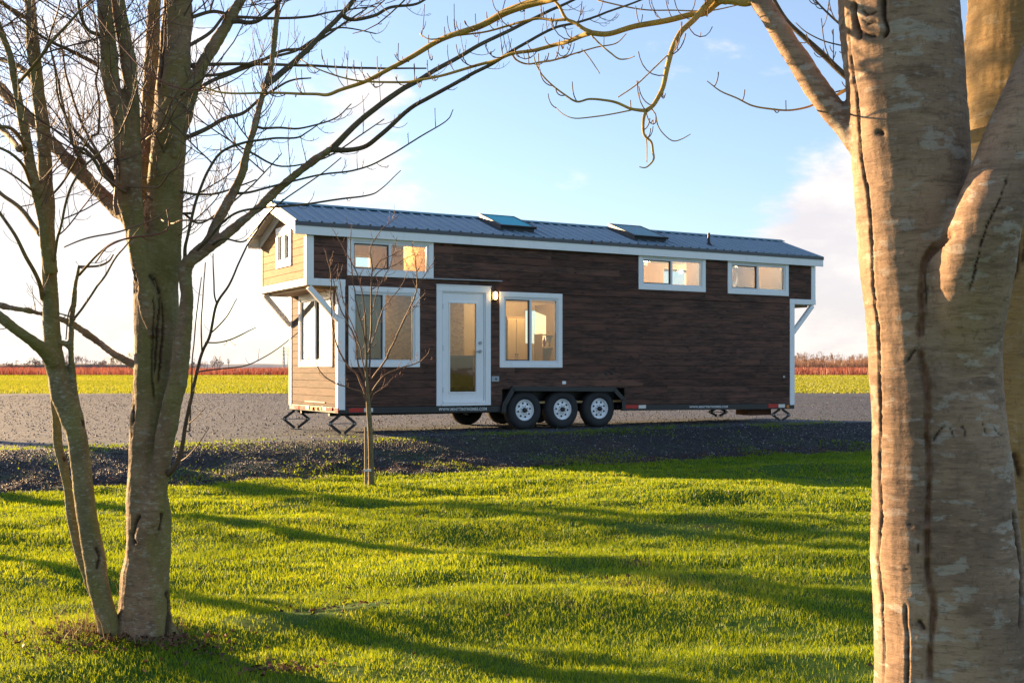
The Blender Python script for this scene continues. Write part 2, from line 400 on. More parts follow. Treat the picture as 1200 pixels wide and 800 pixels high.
# ------------------------------------------------------------------ terrain
LAWN_Z = -.35
BX, BY = (169 - 600) / F * 6.45, 6.45       # foot of the big left tree
def ground_z(x, y):
    x = np.asarray(x, float); y = np.asarray(y, float)
    d = dist_front(x, y)
    wob = .35 * fbm(x * .35, y * .35, o=3)
    s = np.clip((d + wob * .6 - 1.5) / 2.5, 0, 1); s = s * s * (3 - 2 * s)
    z = LAWN_Z * s
    lawn = np.clip((d - 3.9) / .8, 0, 1)
    # undulating turf
    und = .09 * fbm(x * .45 + 3, y * .8, o=2) + .036 * vnoise(x * .9, y * 2.0 + 9) + .016 * vnoise(x * 3.1, y * 4.3)
    z = z + lawn * und
    z = z + (1 - lawn) * s * .05 * fbm(x * 2.1, y * 2.1, o=4) * 1.5 + (1 - lawn) * .012 * fbm(x * 1.5, y * 1.5, o=3) * np.clip((60 - y) / 30, 0, 1)
    r2 = (x - (BX - .12)) ** 2 + (y - BY) ** 2
    z = z + .10 * np.exp(-r2 / .35)
    return z
def grid_mesh(name, xs, ys, zf, mat, keep=None, attrs=None):
    X, Y = np.meshgrid(xs, ys); Z = zf(X, Y); V = np.stack([X, Y, Z], -1).reshape(-1, 3)
    nx, ny = len(xs), len(ys)
    I = np.arange(nx * ny).reshape(ny, nx)
    Fc = np.stack([I[:-1, :-1], I[:-1, 1:], I[1:, 1:], I[1:, :-1]], -1).reshape(-1, 4)
    if keep is not None:
        c = V[Fc].mean(1); Fc = Fc[keep(c[:, 0], c[:, 1])]
    at = {k: f(V[:, 0], V[:, 1]) for k, f in (attrs or {}).items()}
    return np_mesh(name, V, Fc, 4, mat, smooth=True, attrs=at)
def lawn_edge(x, y): return dist_front(x, y) + .18 * fbm(x * .9, y * .9, o=3) - 3.95
# near ground: lawn soil sheet reaches under everything near; gravel sheet above it
xs = np.concatenate([np.linspace(-60, -12, 40)[:-1], np.linspace(-12, 14, 420), np.linspace(14, 60, 40)[1:]])
ys = np.concatenate([np.linspace(-25, 1, 40)[:-1], np.linspace(1, 30, 460), np.linspace(30, 62, 60)[1:]])
lawn = grid_mesh('lawn_ground', xs, ys, lambda x, y: ground_z(x, y) - .03 * (lawn_edge(x, y) < 0), M['soil'], keep=lambda x, y: lawn_edge(x, y) > -1.2)
tag(lawn, 'green lawn with low rolling bumps in front of the gravel bank', 'lawn', kind='structure')
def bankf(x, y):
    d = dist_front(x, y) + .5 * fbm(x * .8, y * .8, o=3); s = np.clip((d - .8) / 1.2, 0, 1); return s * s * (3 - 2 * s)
def mossf(x, y):
    d = dist_front(x, y); return np.exp(-((d - 1.2) / .9) ** 2) + .6 * np.exp(-((d - 3.3) / .5) ** 2) * (x < 1) + .25 * (d > -2)
gravel = grid_mesh('gravel_yard', xs, ys, lambda x, y: ground_z(x, y) + .006, M['gravel'],
                   keep=lambda x, y: (lawn_edge(x, y) < 0) & (y < 56 + .06 * x), attrs={'bank': bankf, 'moss': mossf})
tag(gravel, 'grey gravel yard sloping down in a dark stony bank', 'gravel', kind='structure')
# outer land
def plane(name, x0, x1, y0, y1, z, mat, n=40, zf=None):
    return grid_mesh(name, np.linspace(x0, x1, n), np.linspace(y0, y1, n), zf or (lambda x, y: x * 0 + z), mat)
far = plane('far_land', -3000, 3000, -2600, 4200, -.5, M['farland'], 30); tag(far, 'flat land reaching to the horizon', 'land', kind='structure')
fl = plane('field', -260, 260, 48, 226, -.008, M['field'], 90, lambda x, y: -.008 + .05 * fbm(x * .05, y * .05, o=2) * np.clip((y - 58) / 20, 0, 1)); tag(fl, 'sunny yellow green field behind the gravel yard', 'field', kind='structure')
fb = plane('side_lawn', -260, 260, -240, -24, -.37, M['field'], 10); tag(fb, 'grass field behind the viewer', 'field', kind='structure')
for sx in (-1, 1):
    a = plane('side_field', sx * 59.5 if sx > 0 else -260, 260 if sx > 0 else -59.5, -24.5, 48.5, -.36, M['field'], 10); tag(a, 'grass field beside the yard', 'field', kind='structure')
rf = plane('red_soil', -420, 420, 225, 470, -.02, M['redsoil'], 12); tag(rf, 'reddish soil under the berry canes', 'field', kind='structure')

# ------------------------------------------------------------------ blades
def blades(name, P, hgt, wid, lean, mat, tint=None, dirs=None, seg=2):
    n = len(P); th = rs.uniform(0, 2 * math.pi, n); phi = rs.uniform(0, 2 * math.pi, n)
    side = np.stack([np.cos(th), np.sin(th), np.zeros(n)], -1) * (wid[:, None] * .5)
    ld = np.stack([np.cos(phi), np.sin(phi), np.zeros(n)], -1) * (lean * hgt)[:, None]
    up = np.zeros((n, 3)); up[:, 2] = hgt
    mid = P + up * .55 + ld * .3; tip = P + up + ld
    V = np.stack([P - side, P + side, mid + side * .8, mid - side * .8, tip], 1).reshape(-1, 3)
    b = np.arange(n)[:, None] * 5
    Fc = np.concatenate([b + np.array([0, 1, 2]), b + np.array([0, 2, 3]), b + np.array([3, 2, 4])])
    tint = rs.uniform(0, 1, n) if tint is None else tint
    return np_mesh(name, V, Fc, 3, mat, attrs={'tint': np.repeat(tint, 5)})
def wedge(n, y0, y1, margin=1.6, k=.46):
    """points spread evenly over the ground the photo can see between two depths"""
    y = rs.uniform(y0, y1, int(n * 1.0)); x = rs.uniform(-1, 1, len(y)) * (k * y1 + margin)
    m = np.abs(x) < k * y + margin
    return x[m], y[m]
PX, PY, HH, WW = [], [], [], []
for (y0, y1, dens, h, w) in ((2.9, 5.5, 8000, .028, .0029), (5.5, 8, 6000, .030, .0037), (8, 11.5, 3200, .034, .0062), (11.5, 16, 1800, .036, .009), (16, 24, 900, .038, .014)):
    area = (y1 - y0) * 2 * (.46 * y1 + 1.6)
    x, y = wedge(area * dens, y0, y1)
    PX.append(x); PY.append(y); HH.append(np.full(len(x), h)); WW.append(np.full(len(x), w))
x, y, h, w = map(np.concatenate, (PX, PY, HH, WW))
le = lawn_edge(x, y)
bare = (fbm(x * .7 + 40, y * 1.0 + 3, o=3) > .46)
m = (le > rs.uniform(-.12, .12, len(x))) & ~(bare & (rs.uniform(0, 1, len(x)) < .75))
for (bx, by, br) in ((-1.10, 7.23, .2), (BX, BY, .22), (-.87, 5.95, .1), (3.9, 10.2, .35), (1.05, 2.4, .3)):
    m &= ~((((x - bx) / (1.6 if by == 7.23 else 1)) ** 2 + (y - by) ** 2 < br * br) & (rs.uniform(0, 1, len(x)) < .9))
x, y, h, w = x[m], y[m], h[m], w[m]
cl = fbm(x * 2.2, y * 2.2, o=3); cl2 = fbm(x * 9, y * 9, o=2)
h = h * (1 + .4 * cl + .35 * cl2) * rs.uniform(.55, 1.35, len(x))
z = ground_z(x, y) - .004
tint = np.clip(.42 + .45 * fbm(x * .8 + 7, y * 1.3, o=3) + .25 * cl2 + rs.normal(0, .17, len(x)), 0, 1)
dry = rs.uniform(0, 1, len(x)) < .035; tint[dry] = 1.0
g = blades('lawn_grass', np.stack([x, y, z], -1), h, w * rs.uniform(.7, 1.3, len(x)), rs.uniform(.1, .75, len(x)), M['blade'], tint)
tag(g, 'short bright green lawn grass with yellow tips and darker tufts', 'grass', kind='stuff')
print('lawn blades', len(x))
# weeds along the gravel
n = 24000
u = rs.uniform(-6, 16, n); dd = np.where(rs.uniform(0, 1, n) < .5, rs.normal(1.2, .45, n), rs.normal(3.6, .4, n))
gx = X0 + u * CP + dd * SP; gy = Y0 + u * SP - dd * CP
k = (fbm(gx * 1.1, gy * 1.1, o=3) > -.02); gx, gy = gx[k], gy[k]
g = blades('gravel_moss', np.stack([gx, gy, ground_z(gx, gy)], -1), rs.uniform(.015, .05, len(gx)), rs.uniform(.01, .022, len(gx)), rs.uniform(.2, 1, len(gx)), M['blade'], rs.uniform(0, .4, len(gx)))
tag(g, 'thin patches of moss and weeds creeping over the gravel', 'weeds', kind='stuff')
# stones of the bank
def stones(name, n, ulim, dl, size, mat):
    u = rs.uniform(*ulim, n); d = rs.uniform(*dl, n)
    gx = X0 + u * CP + d * SP; gy = Y0 + u * SP - d * CP
    k = (gy > 3) & (lawn_edge(gx, gy) < .1); gx, gy = gx[k], gy[k]; n = len(gx)
    base = np.array([[1, 0, 0], [-1, 0, 0], [0, 1, 0], [0, -1, 0], [0, 0, 1], [0, 0, -.6]], float)
    s = rs.uniform(*size, n) * rs.uniform(.6, 1.5, n)
    V = base[None] * s[:, None, None] * rs.uniform(.6, 1.3, (n, 6, 1)) 
    a = rs.uniform(0, 6.28, n); c, si = np.cos(a), np.sin(a)
    Vx = V[..., 0] * c[:, None] - V[..., 1] * si[:, None]; Vy = V[..., 0] * si[:, None] + V[..., 1] * c[:, None]
    V = np.stack([Vx, Vy, V[..., 2]], -1) + np.stack([gx, gy, ground_z(gx, gy) + .006], -1)[:, None]
    fc = np.array([[0, 2, 4], [2, 1, 4], [1, 3, 4], [3, 0, 4], [2, 0, 5], [1, 2, 5], [3, 1, 5], [0, 3, 5]])
    Fc = (np.arange(n)[:, None, None] * 6 + fc[None]).reshape(-1, 3)
    return np_mesh(name, V.reshape(-1, 3), Fc, 3, mat, attrs={'tint': np.repeat(rs.uniform(0, 1, n), 6)})
def mk_stone():
    m, t, out = new_mat('loose_stones'); ti = attr(t, 'tint').outputs['Fac']
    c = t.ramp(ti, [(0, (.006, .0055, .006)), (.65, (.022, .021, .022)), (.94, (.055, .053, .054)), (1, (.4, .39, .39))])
    pbsdf(t, out, c, .6, spec=.4); return m
M['stones'] = mk_stone()
st = stones('bank_stones', 60000, (-7, 15), (1.2, 4.1), (.006, .015), M['stones']); tag(st, 'loose dark crushed stones on the gravel bank', 'stones', kind='stuff')
def mk_stone2():
    m, t, out = new_mat('yard_stones'); ti = attr(t, 'tint').outputs['Fac']
    c = t.ramp(ti, [(0, (.012, .016, .028)), (.6, (.032, .043, .07)), (.93, (.068, .086, .125)), (1, (.34, .38, .44))])
    pbsdf(t, out, c, .7, spec=.4); return m
st = stones('yard_stones', 70000, (-16, 30), (-36, 1.6), (.007, .02), mk_stone2()); tag(st, 'loose grey stones over the level gravel yard', 'stones', kind='stuff')
# leaf litter along the lawn edge and round the trees
def leaves(n, x, y):
    base = np.array([[-.5, -.35, 0], [.5, -.3, .12], [.45, .35, -.02], [-.4, .4, .15]])
    s = rs.uniform(.012, .034, n); a = rs.uniform(0, 6.28, n); c, si = np.cos(a), np.sin(a)
    V = base[None] * s[:, None, None] * rs.uniform(.6, 1.3, (n, 4, 3)); V[..., 2] += rs.uniform(-.012, .012, (n, 4))
    Vx = V[..., 0] * c[:, None] - V[..., 1] * si[:, None]; Vy = V[..., 0] * si[:, None] + V[..., 1] * c[:, None]
    V = np.stack([Vx, Vy, V[..., 2]], -1) + np.stack([x, y, ground_z(x, y) + .025], -1)[:, None]
    I = np.arange(n)[:, None] * 4
    return V.reshape(-1, 3), np.concatenate([I + np.array([0, 1, 2]), I + np.array([0, 2, 3])])
n = 2600; u = rs.uniform(-6, 14, n); dd = rs.normal(3.75, .22, n) - .25 * (u < 1)
lx = [X0 + u * CP + dd * SP]; ly = [Y0 + u * SP - dd * CP]
for (cx, cy, r, k) in ((BX - .1, BY - .12, .3, 380), (-1.10, 7.2, .2, 60), (-1.24, 5.98, .13, 110), (BX + .2, BY - .12, .2, 120), (0, 9, 4, 120)):
    lx.append(rs.normal(cx, r, k)); ly.append(rs.normal(cy, r * .6, k))
lx, ly = np.concatenate(lx), np.concatenate(ly)
V, Fc = leaves(len(lx), lx, ly)
lf = np_mesh('leaf_litter', V, Fc, 3, M['leaf'], attrs={'tint': np.repeat(rs.uniform(0, 1, len(lx)), 4)}); tag(lf, 'brown dead leaves scattered on the grass and along the bank', 'leaves', kind='stuff')
# dry weeds round the foot of the left trees
n = 420; wx = rs.normal(BX - .22, .24, n); wy = rs.normal(BY - .05, .14, n)
g = blades('dry_weeds', np.stack([wx, wy, ground_z(wx, wy) - .01], -1), rs.uniform(.06, .3, n) * np.where(rs.uniform(0, 1, n) < .15, 1.3, .55), rs.uniform(.002, .005, n), rs.uniform(.1, .9, n), M['weed'])
tag(g, 'dry straw coloured weeds round the foot of the left trees', 'weeds', kind='stuff')

# far vegetation
def far_blades(name, n, x0, x1, y0, y1, h, w, mat, z0=0., clump=None, lean=.35):
    x = rs.uniform(x0, x1, n); y = rs.uniform(y0, y1, n)
    k = np.abs(x) < .5 * y + 15; x, y = x[k], y[k]
    hh = rs.uniform(.5, 1.3, len(x)) * h
    if clump: hh = hh * np.clip(1 + clump * fbm(x * .07, y * .03, o=4), .1, 3)
    return blades(name, np.stack([x, y, np.full(len(x), z0)], -1), hh, np.full(len(x), w) * rs.uniform(.6, 1.4, len(x)), rs.uniform(0, lean, len(x)), mat, np.clip(rs.normal(.5, .2, len(x)) + .3 * fbm(x * .05, y * .1, o=3), 0, 1))
g = far_blades('field_grass', 260000, -70, 75, 55, 130, .1, .05, M['field_blade']); tag(g, 'rough sunlit yellow green grass on the far field', 'grass', kind='stuff')
g = far_blades('field_grass', 120000, -120, 125, 128, 225, .14, .12, M['field_blade']); tag(g, 'pale farther part of the sunlit field grass', 'grass', kind='stuff')
g = far_blades('berry_canes', 90000, -160, 170, 222, 330, 1.5, .12, M['berry'], clump=.15); tag(g, 'long band of rusty red berry canes across the plain', 'canes', kind='stuff')

# ================================================================== HOUSE
house = empty('tiny_house', (X0, Y0, 0), PHI)
tag(house, 'long dark brown tiny house on a three axle trailer with white trim', 'tiny house')
def ms(a, d, z): return (a, -d, z)
def mend(ue): return lambda a, d, z: (ue - d, a, z)
def mrt(ue): return lambda a, d, z: (ue + d, a, z)
def mbk(a, d, z): return (a, W_ + d, z)
def hp(name, mb, mat, parent=None, **k): return mb.build(name, mat, parent or house, **k)
KR = (ZR - ZE) / (W_ / 2 + EV)
def roof_z(v, off=0.): return ZE + off + (min(v, W_ - v) + EV) * KR

def planks(name, mp, a0, a1, z0f, z1, opens, mat, gable=False, row=.14, zbase=.418, liner=None, T=.09):
    mb = MB(); att = []; ln = MB()
    zlo = min(z0f(a0), z0f(a1)); k = int(math.floor((zlo - zbase) / row + 1e-6)); base = zbase + k * row
    r = 0; z = base
    while z < z1 - 1e-4:
        cuts = {z, min(z + row, z1)}
        for (oa, ob, oz, ot) in opens:
            for q in (oz, ot):
                if z < q < min(z + row, z1): cuts.add(q)
        cuts = sorted(cuts); pid = (k + r) * .137 + .05
        for c0, c1 in zip(cuts[:-1], cuts[1:]):
            cm = (c0 + c1) / 2
            blk = sorted([(oa, ob) for (oa, ob, oz, ot) in opens if oz < cm < ot])
            def lim(zz):
                if not gable: return a0, a1
                h = (zz - ZE + .12) / KR - EV
                lo, hi = max(a0, h), min(a1, W_ - h)
                return (lo, hi) if lo < hi else (W_ / 2, W_ / 2 + 1e-3)
            b0, b1 = lim(c0); t0, t1 = lim(c1)
            segs = []; cur = b0; curt = t0
            for oa, ob in blk:
                if oa > cur: segs.append((cur, oa, curt, oa))
                cur = curt = max(cur, ob)
            if cur < b1: segs.append((cur, b1, curt, max(t1, curt)))
            for (p, q, pt, qt) in segs:
                # break long boards into lengths with butt joints
                lens = [p]; 
                g = random.Random(int((k + r) * 91 + 7)); x = a0
                while x < q:
                    x += g.uniform(2.2, 4.6)
                    if p + .15 < x < q - .15: lens.append(x)
                lens.append(q)
                for i in range(len(lens) - 1):
                    pa, qa = lens[i], lens[i + 1]; pta = pt if i == 0 else pa; qta = qt if i == len(lens) - 2 else qa
                    e = .0 if len(lens) == 2 else .0015
                    zb0, zb1 = max(c0, z0f(pa)), max(c0, z0f(qa))
                    if c1 - min(zb0, zb1) < .004: continue
                    gz0 = .004 if abs(c0 - z) < 1e-6 else 0; gz1 = .004 if abs(c1 - min(z + row, z1)) < 1e-6 else 0
                    vs = []
                    for dd, ins in ((.002, 0), (.008, .35), (.014, 1)):
                        vs += [mp(pa + e, dd, zb0 + gz0 * ins), mp(qa - e, dd, zb1 + gz0 * ins), mp(qta - e, dd, c1 - gz1 * ins), mp(pta + e, dd, c1 - gz1 * ins)]
                    vs += [mp(pa, -T, zb0), mp(qa, -T, zb1), mp(qta, -T, c1), mp(pta, -T, c1)]
                    fs = [(8, 9, 10, 11), (15, 14, 13, 12)]
                    for j in range(4):
                        jn = (j + 1) % 4
                        fs += [(0 + j, 0 + jn, 4 + jn, 4 + j), (4 + j, 4 + jn, 8 + jn, 8 + j), (12 + j, 12 + jn, 0 + jn, 0 + j)]
                    mb.add(vs, fs); att += [pid + i * .31 + math.floor(p) * .071] * len(fs)
                if liner:
                    ln.add([mp(p, -T - .004, c0), mp(q, -T - .004, c0), mp(qt, -T - .004, c1), mp(pt, -T - .004, c1)], [(0, 1, 2, 3)])
        z += row; r += 1
    o = hp(name, mb, mat, attrs={'plank': att})
    if liner: hp('inner_lining', ln, liner, o)
    return o

def rect_side(x0, x1, yt, yb, yt2=None, yb2=None, v=0.):
    """pixel rectangle on a plane of the long side -> (u0,u1,z0,z1)"""
    ua, zt = on_side(x0, yt, v); ub, zb = on_side(x1, yb2 or yb, v)
    zt2 = on_side(x1, yt2 or yt, v)[1]; zb1 = on_side(x0, yb, v)[1]
    return ua, ub, (zb + zb1) / 2, (zt + zt2) / 2
W1 = rect_side(407.0, 508, 277.5, 323.6, 282.5, 326, -.03)
W2 = rect_side(408.6, 492, 334.4, 430, 338, 430, -.03)
W3 = rect_side(585.7, 659, 341.5, 430.5, 344.3, 430.8, -.03)
W4 = rect_side(748.5, 826.9, 296.7, 339.2, 301.8, 342, -.03)
W5 = rect_side(853, 924.2, 303.5, 344, 308, 346.9, -.03)
DR = rect_side(511.6, 575, 333.7, 475.2, 336.6, 475.8, -.03)
def rect_end(x0, x1, y0t, y1t, y0b, y1b, u=0.):
    va, z1 = on_end(x0, y0t, u); vb, z2 = on_end(x1, y1t, u); z3 = on_end(x0, y0b, u)[1]; z4 = on_end(x1, y1b, u)[1]
    return min(va, vb), max(va, vb), (z3 + z4) / 2, (z1 + z2) / 2
E1 = rect_end(323.4, 341, 267, 263.5, 314.6, 311.5, -OL - .03)
E2 = rect_end(350, 389.4, 343, 343, 429.5, 429.8, -.03)
print('rects', *[tuple(round(q, 2) for q in r) for r in (W1, W2, W3, W4, W5, DR, E1, E2)])
u_a, z_a = on_side(588, 480); u_b, z_b = on_side(731.5, 454, 0)
WELL = (u_a, u_b, 0., on_side(660, 455)[1])
ins = lambda r, q=.07: (r[0] + q, r[1] - q, r[2] + q, r[3] - q)
side_open = [ins(W1), ins(W2), ins(W3), ins(W4), ins(W5), (DR[0] + .07, DR[1] - .07, 0, DR[3] - .07)]
planks('front_wall', ms, 0, L_, zw, ZL, side_open[1:3] + [side_open[5], WELL], M['siding'], liner=M['pine'])
planks('front_wall', ms, -OL, L_ + OR, lambda a: ZL, ZE - .05, [side_open[0], side_open[3], side_open[4]], M['siding'], liner=M['pine'])
planks('end_wall', mend(0), 0, W_, lambda a: .513, ZL, [ins(E2)], M['sunlit_end'], liner=M['plydark'])
planks('end_wall', mend(-OL), 0, W_, lambda a: ZL, ZR, [ins(E1)], M['golden_siding'], gable=True, liner=M['pine'])
planks('end_wall', mrt(L_), 0, W_, lambda a: .42, ZL, [], M['siding'], liner=M['pine'])
planks('end_wall', mrt(L_ + OR), 0, W_, lambda a: ZL, ZR, [], M['siding'], gable=True, liner=M['pine'])
# windows of the far long side, seen through the rooms
VB = W_ - .05
B3 = rect_side(613.5, 648.5, 361.5, 404, 363.5, 404, VB); B4 = rect_side(776, 817, 313, 335, 316, 335, VB); B1 = rect_side(414.8, 434.6, 299.5, 314, 300, 315, VB)
B5 = rect_side(893, 905, 308, 318, 309, 318, VB)
planks('back_wall', mbk, -OL, L_ + OR, lambda a: ZL, ZE - .05, [B1, B4, B5], M['siding'], liner=M['pine'])
planks('back_wall', mbk, 0, L_, lambda a: .42, ZL, [B3], M['siding'], liner=M['ply'])

def window(mp, r, lay, tw=.095, fw=.04, parent=None, head=True, split=.47, sash_dark=True, trim_top=None):
    """trim board round the opening, vinyl frame, meeting rail and one pane per sash"""
    a0, a1, z0, z1 = r; tt = tw if trim_top is None else trim_top
    t = MB(); D0, D1 = .003, .038
    t.box((a0, D0, z0), (a1, D1, z0 + tw), mp); t.box((a0, D0, z1 - tt), (a1, D1, z1), mp)
    t.box((a0, D0, z0 + tw), (a0 + tw, D1 - .002, z1 - tt), mp); t.box((a1 - tw, D0, z0 + tw), (a1, D1 - .002, z1 - tt), mp)
    w = hp('window', t, M['white'], bevel=.003)
    f = MB(); b0, b1, c0, c1 = a0 + tw, a1 - tw, z0 + tw, z1 - tt
    fd0, fd1 = -.05, .022
    f.box((b0, fd0, c0), (b1, fd1, c0 + fw), mp); f.box((b0, fd0, c1 - fw * 1.3), (b1, fd1, c1), mp)
    f.box((b0, fd0, c0 + fw), (b0 + fw, fd1 - .002, c1 - fw * 1.3), mp); f.box((b1 - fw, fd0, c0 + fw), (b1, fd1 - .002, c1 - fw * 1.3), mp)
    sm = b0 + (b1 - b0) * split
    f.box((sm, fd0, c0 + fw), (sm + .045, fd1 + .004, c1 - fw * 1.3), mp)
    f.box((b0 + fw * .6, .01, c1 - fw * .5), (b1 - fw * .6, fd1 + .012, c1 - fw * .25), mp)
    hp('window_frame', f, M['vinyl'], w, bevel=.002)
    s = MB(); sw = .02; p0, p1, q0, q1 = b0 + fw, sm, c0 + fw, c1 - fw * 1.3
    s.box((p0, -.03, q0), (p1, -.005, q0 + sw), mp); s.box((p0, -.03, q1 - sw), (p1, -.005, q1), mp)
    s.box((p0, -.03, q0 + sw), (p0 + sw, -.006, q1 - sw), mp); s.box((p1 - sw, -.03, q0 + sw), (p1, -.006, q1 - sw), mp)
    hp('sash', s, M['gunmetal'] if sash_dark else M['vinyl'], w)
    for (g0, g1, dd) in ((p0 + sw, p1 - sw, -.02), (sm + .045, b1 - fw, -.004)):
        g = MB(); zz0, zz1 = (q0 + sw, q1 - sw) if dd < -.01 else (q0, q1)
        g.box((g0, dd, zz0), (g1, dd + .004, zz1), mp); hp('pane', g, M['glass'], w)
    return w
window(ms, W1, 0, trim_top=.06); window(ms, W2, 0); window(ms, W3, 0); window(ms, W4, 0, trim_top=.07); window(ms, W5, 0, trim_top=.07)
window(mend(0), E2, 0, split=.5); window(mend(-OL), E1, 0, tw=.11, split=.45, sash_dark=False)
for r, cut in ((B3, .66), (B4, .69), (B1, 2), (B5, 2)):
    f = MB(); a0, a1, z0, z1 = r
    for bx in (((a0, -.08, z0), (a0 + .03, .02, z1)), ((a1 - .03, -.08, z0), (a1, .02, z1)), ((a0 + .03, -.08, z0), (a1 - .03, .019, z0 + .03)), ((a0 + .03, -.08, z1 - .03), (a1 - .03, .019, z1))): f.box(*bx, mbk)
    if cut < 1: m_ = a0 + (a1 - a0) * cut; f.box((m_, -.08, z0 + .03), (m_ + .12, .018, z1 - .03), mbk)
    w = hp('window', f, M['ply']); g = MB(); g.box((a0 + .03, -.03, z0 + .03), (a1 - .03, -.026, z1 - .03), mbk); hp('pane', g, M['glass'], w)

# door
a0, a1, z0, z1 = DR; z0 = .5
t = MB(); tw = .11
t.box((a0, .003, z0), (a0 + tw, .04, z1 - tw), ms); t.box((a1 - tw, .003, z0), (a1, .04, z1 - tw), ms); t.box((a0, .003, z1 - tw), (a1, .042, z1), ms)
t.box((a0 - .012, .003, z1), (a1 + .012, .055, z1 + .018), ms)
hp('door_trim', t, M['white'], bevel=.003)
b0, b1, c0, c1 = a0 + tw, a1 - tw, z0, z1 - tw
t = MB(); t.box((b0, -.05, c0), (b0 + .03, .02, c1), ms); t.box((b1 - .03, -.05, c0), (b1, .02, c1), ms); t.box((b0 + .03, -.05, c1 - .03), (b1 - .03, .018, c1), ms)
hp('door_frame', t, M['vinyl'], bevel=.002)
t = MB(); t.box((b0 - .01, -.05, c0 - .0), (b1 + .01, .075, c0 + .045), ms); t.box((b0 + .02, .045, c0 + .05), (b1 - .02, .055, c0 + .09), ms)
hp('threshold', t, M['white'], bevel=.002)
GX0, GZ1 = on_side(527, 355); GX1, GZ0 = on_side(557.5, 458.7)
d0, d1, e0, e1 = b0 + .034, b1 - .034, c0 + .05, c1 - .034
t = MB()
t.box((d0, -.035, e0), (GX0, .008, e1), ms); t.box((GX1, -.035, e0), (d1, .008, e1), ms); t.box((GX0, -.035, e0), (GX1, .008, GZ0), ms); t.box((GX0, -.035, GZ1), (GX1, .008, e1), ms)
door = hp('door', t, M['white'])
t = MB(); q = .028
t.box((GX0 - q, .0085, GZ0 - q), (GX1 + q, .022, GZ0), ms); t.box((GX0 - q, .0085, GZ1), (GX1 + q, .022, GZ1 + q), ms); t.box((GX0 - q, .0085, GZ0), (GX0, .021, GZ1), ms); t.box((GX1, .0085, GZ0), (GX1 + q, .021, GZ1), ms)
hp('glazing_bead', t, M['white'], door, bevel=.003)
t = MB(); t.box((GX0, -.02, GZ0), (GX1, -.014, GZ1), ms); hp('pane', t, M['glass'], door)
hu, hz = on_side(562.3, 411.5); t = MB()
t.cyl((hu, -.008, hz), (hu, -.02, hz), .032, 16); t.cyl((hu, -.02, hz), (hu, -.06, hz), .012, 10); t.bar((hu + .015, -.058, hz), (hu - .12, -.058, hz - .004), .016, .022)
hp('handle', t, M['dim'], door, bevel=.002)
t = MB(); t.cyl((hu, -.008, hz + .16), (hu, -.03, hz + .16), .032, 16); hp('deadbolt', t, M['dim'], door)
for hzz in (e0 + .25, (e0 + e1) / 2, e1 - .25):
    t = MB(); t.cyl((d0 - .006, -.014, hzz - .05), (d0 - .006, -.014, hzz + .05), .008, 8); hp('hinge', t, M['dim'], door)

# corner boards, loft trim, braces
def trim(name, boxes):
    t = MB()
    for b in boxes: t.box(*b)
    return hp(name, t, M['white'], bevel=.003)
cw = .11; s_ = .03
zf = ZE - .215
trim('corner_board', [((-s_, -s_, .46), (cw, -.003, ZL + .0)), ((-s_ - .001, -.003, .46), (-.003, cw * .7, ZL))])
trim('corner_board', [((-s_, W_ - cw, .48), (-.003, W_ + s_, ZL))])
trim('corner_board', [((-OL - s_, -s_, ZL + .12), (-OL + cw, -.003, zf)), ((-OL - s_, -.003, ZL + .12), (-OL - .003, cw * .7, zf - .02))])
trim('corner_board', [((-OL - s_, W_ - cw, ZL + .12), (-OL - .003, W_ + s_, zf - .02))])
trim('corner_board', [((L_ - cw, -s_, .38), (L_ + s_, -.003, ZL)), ((L_ + .003, -.003, .38), (L_ + s_ - .001, cw, ZL))])
trim('corner_board', [((L_ + OR - cw * .9, -s_, ZL + .11), (L_ + OR + s_, -.003, zf)), ((L_ + OR + .003, -.003, ZL + .11), (L_ + OR + s_ - .001, cw, zf - .02))])
trim('band_board', [((-OL - s_ - .004, -s_ - .004, ZL - .005), (cw + .005, -.003, ZL + .12)), ((-OL - s_ - .004, -.003, ZL - .005), (-OL - .003, W_ + s_, ZL + .12))])
trim('band_board', [((L_ - cw - .005, -s_ - .004, ZL - .005), (L_ + OR + s_ + .004, -.003, ZL + .11)), ((L_ + OR + .003, -.003, ZL - .005), (L_ + OR + s_ + .004, W_, ZL + .11))])
t = MB(); t.box((-OL, .002, ZL - .02), (-.002, W_ - .002, ZL + .04)); hp('loft_soffit', t, M['pine'])
t = MB(); t.box((L_ + .02, .002, ZL - .02), (L_ + OR, W_ - .002, ZL + .04)); hp('loft_soffit', t, M['soffit'])
for (ua, ub, vv) in ((-OL + .03, .01, .02), (-OL + .03, -.03, W_ - .06), (L_ + OR - .03, L_ + .01, .02), (L_ + OR - .03, L_ + .03, W_ - .06)):
    t = MB(); t.bar((ua, vv, ZL - .03), (ub, vv, ZL - .62 if ua < 0 else ZL - .66), .09, .09, up=(0, 1, 0)); hp('brace', t, M['white'], bevel=.004)

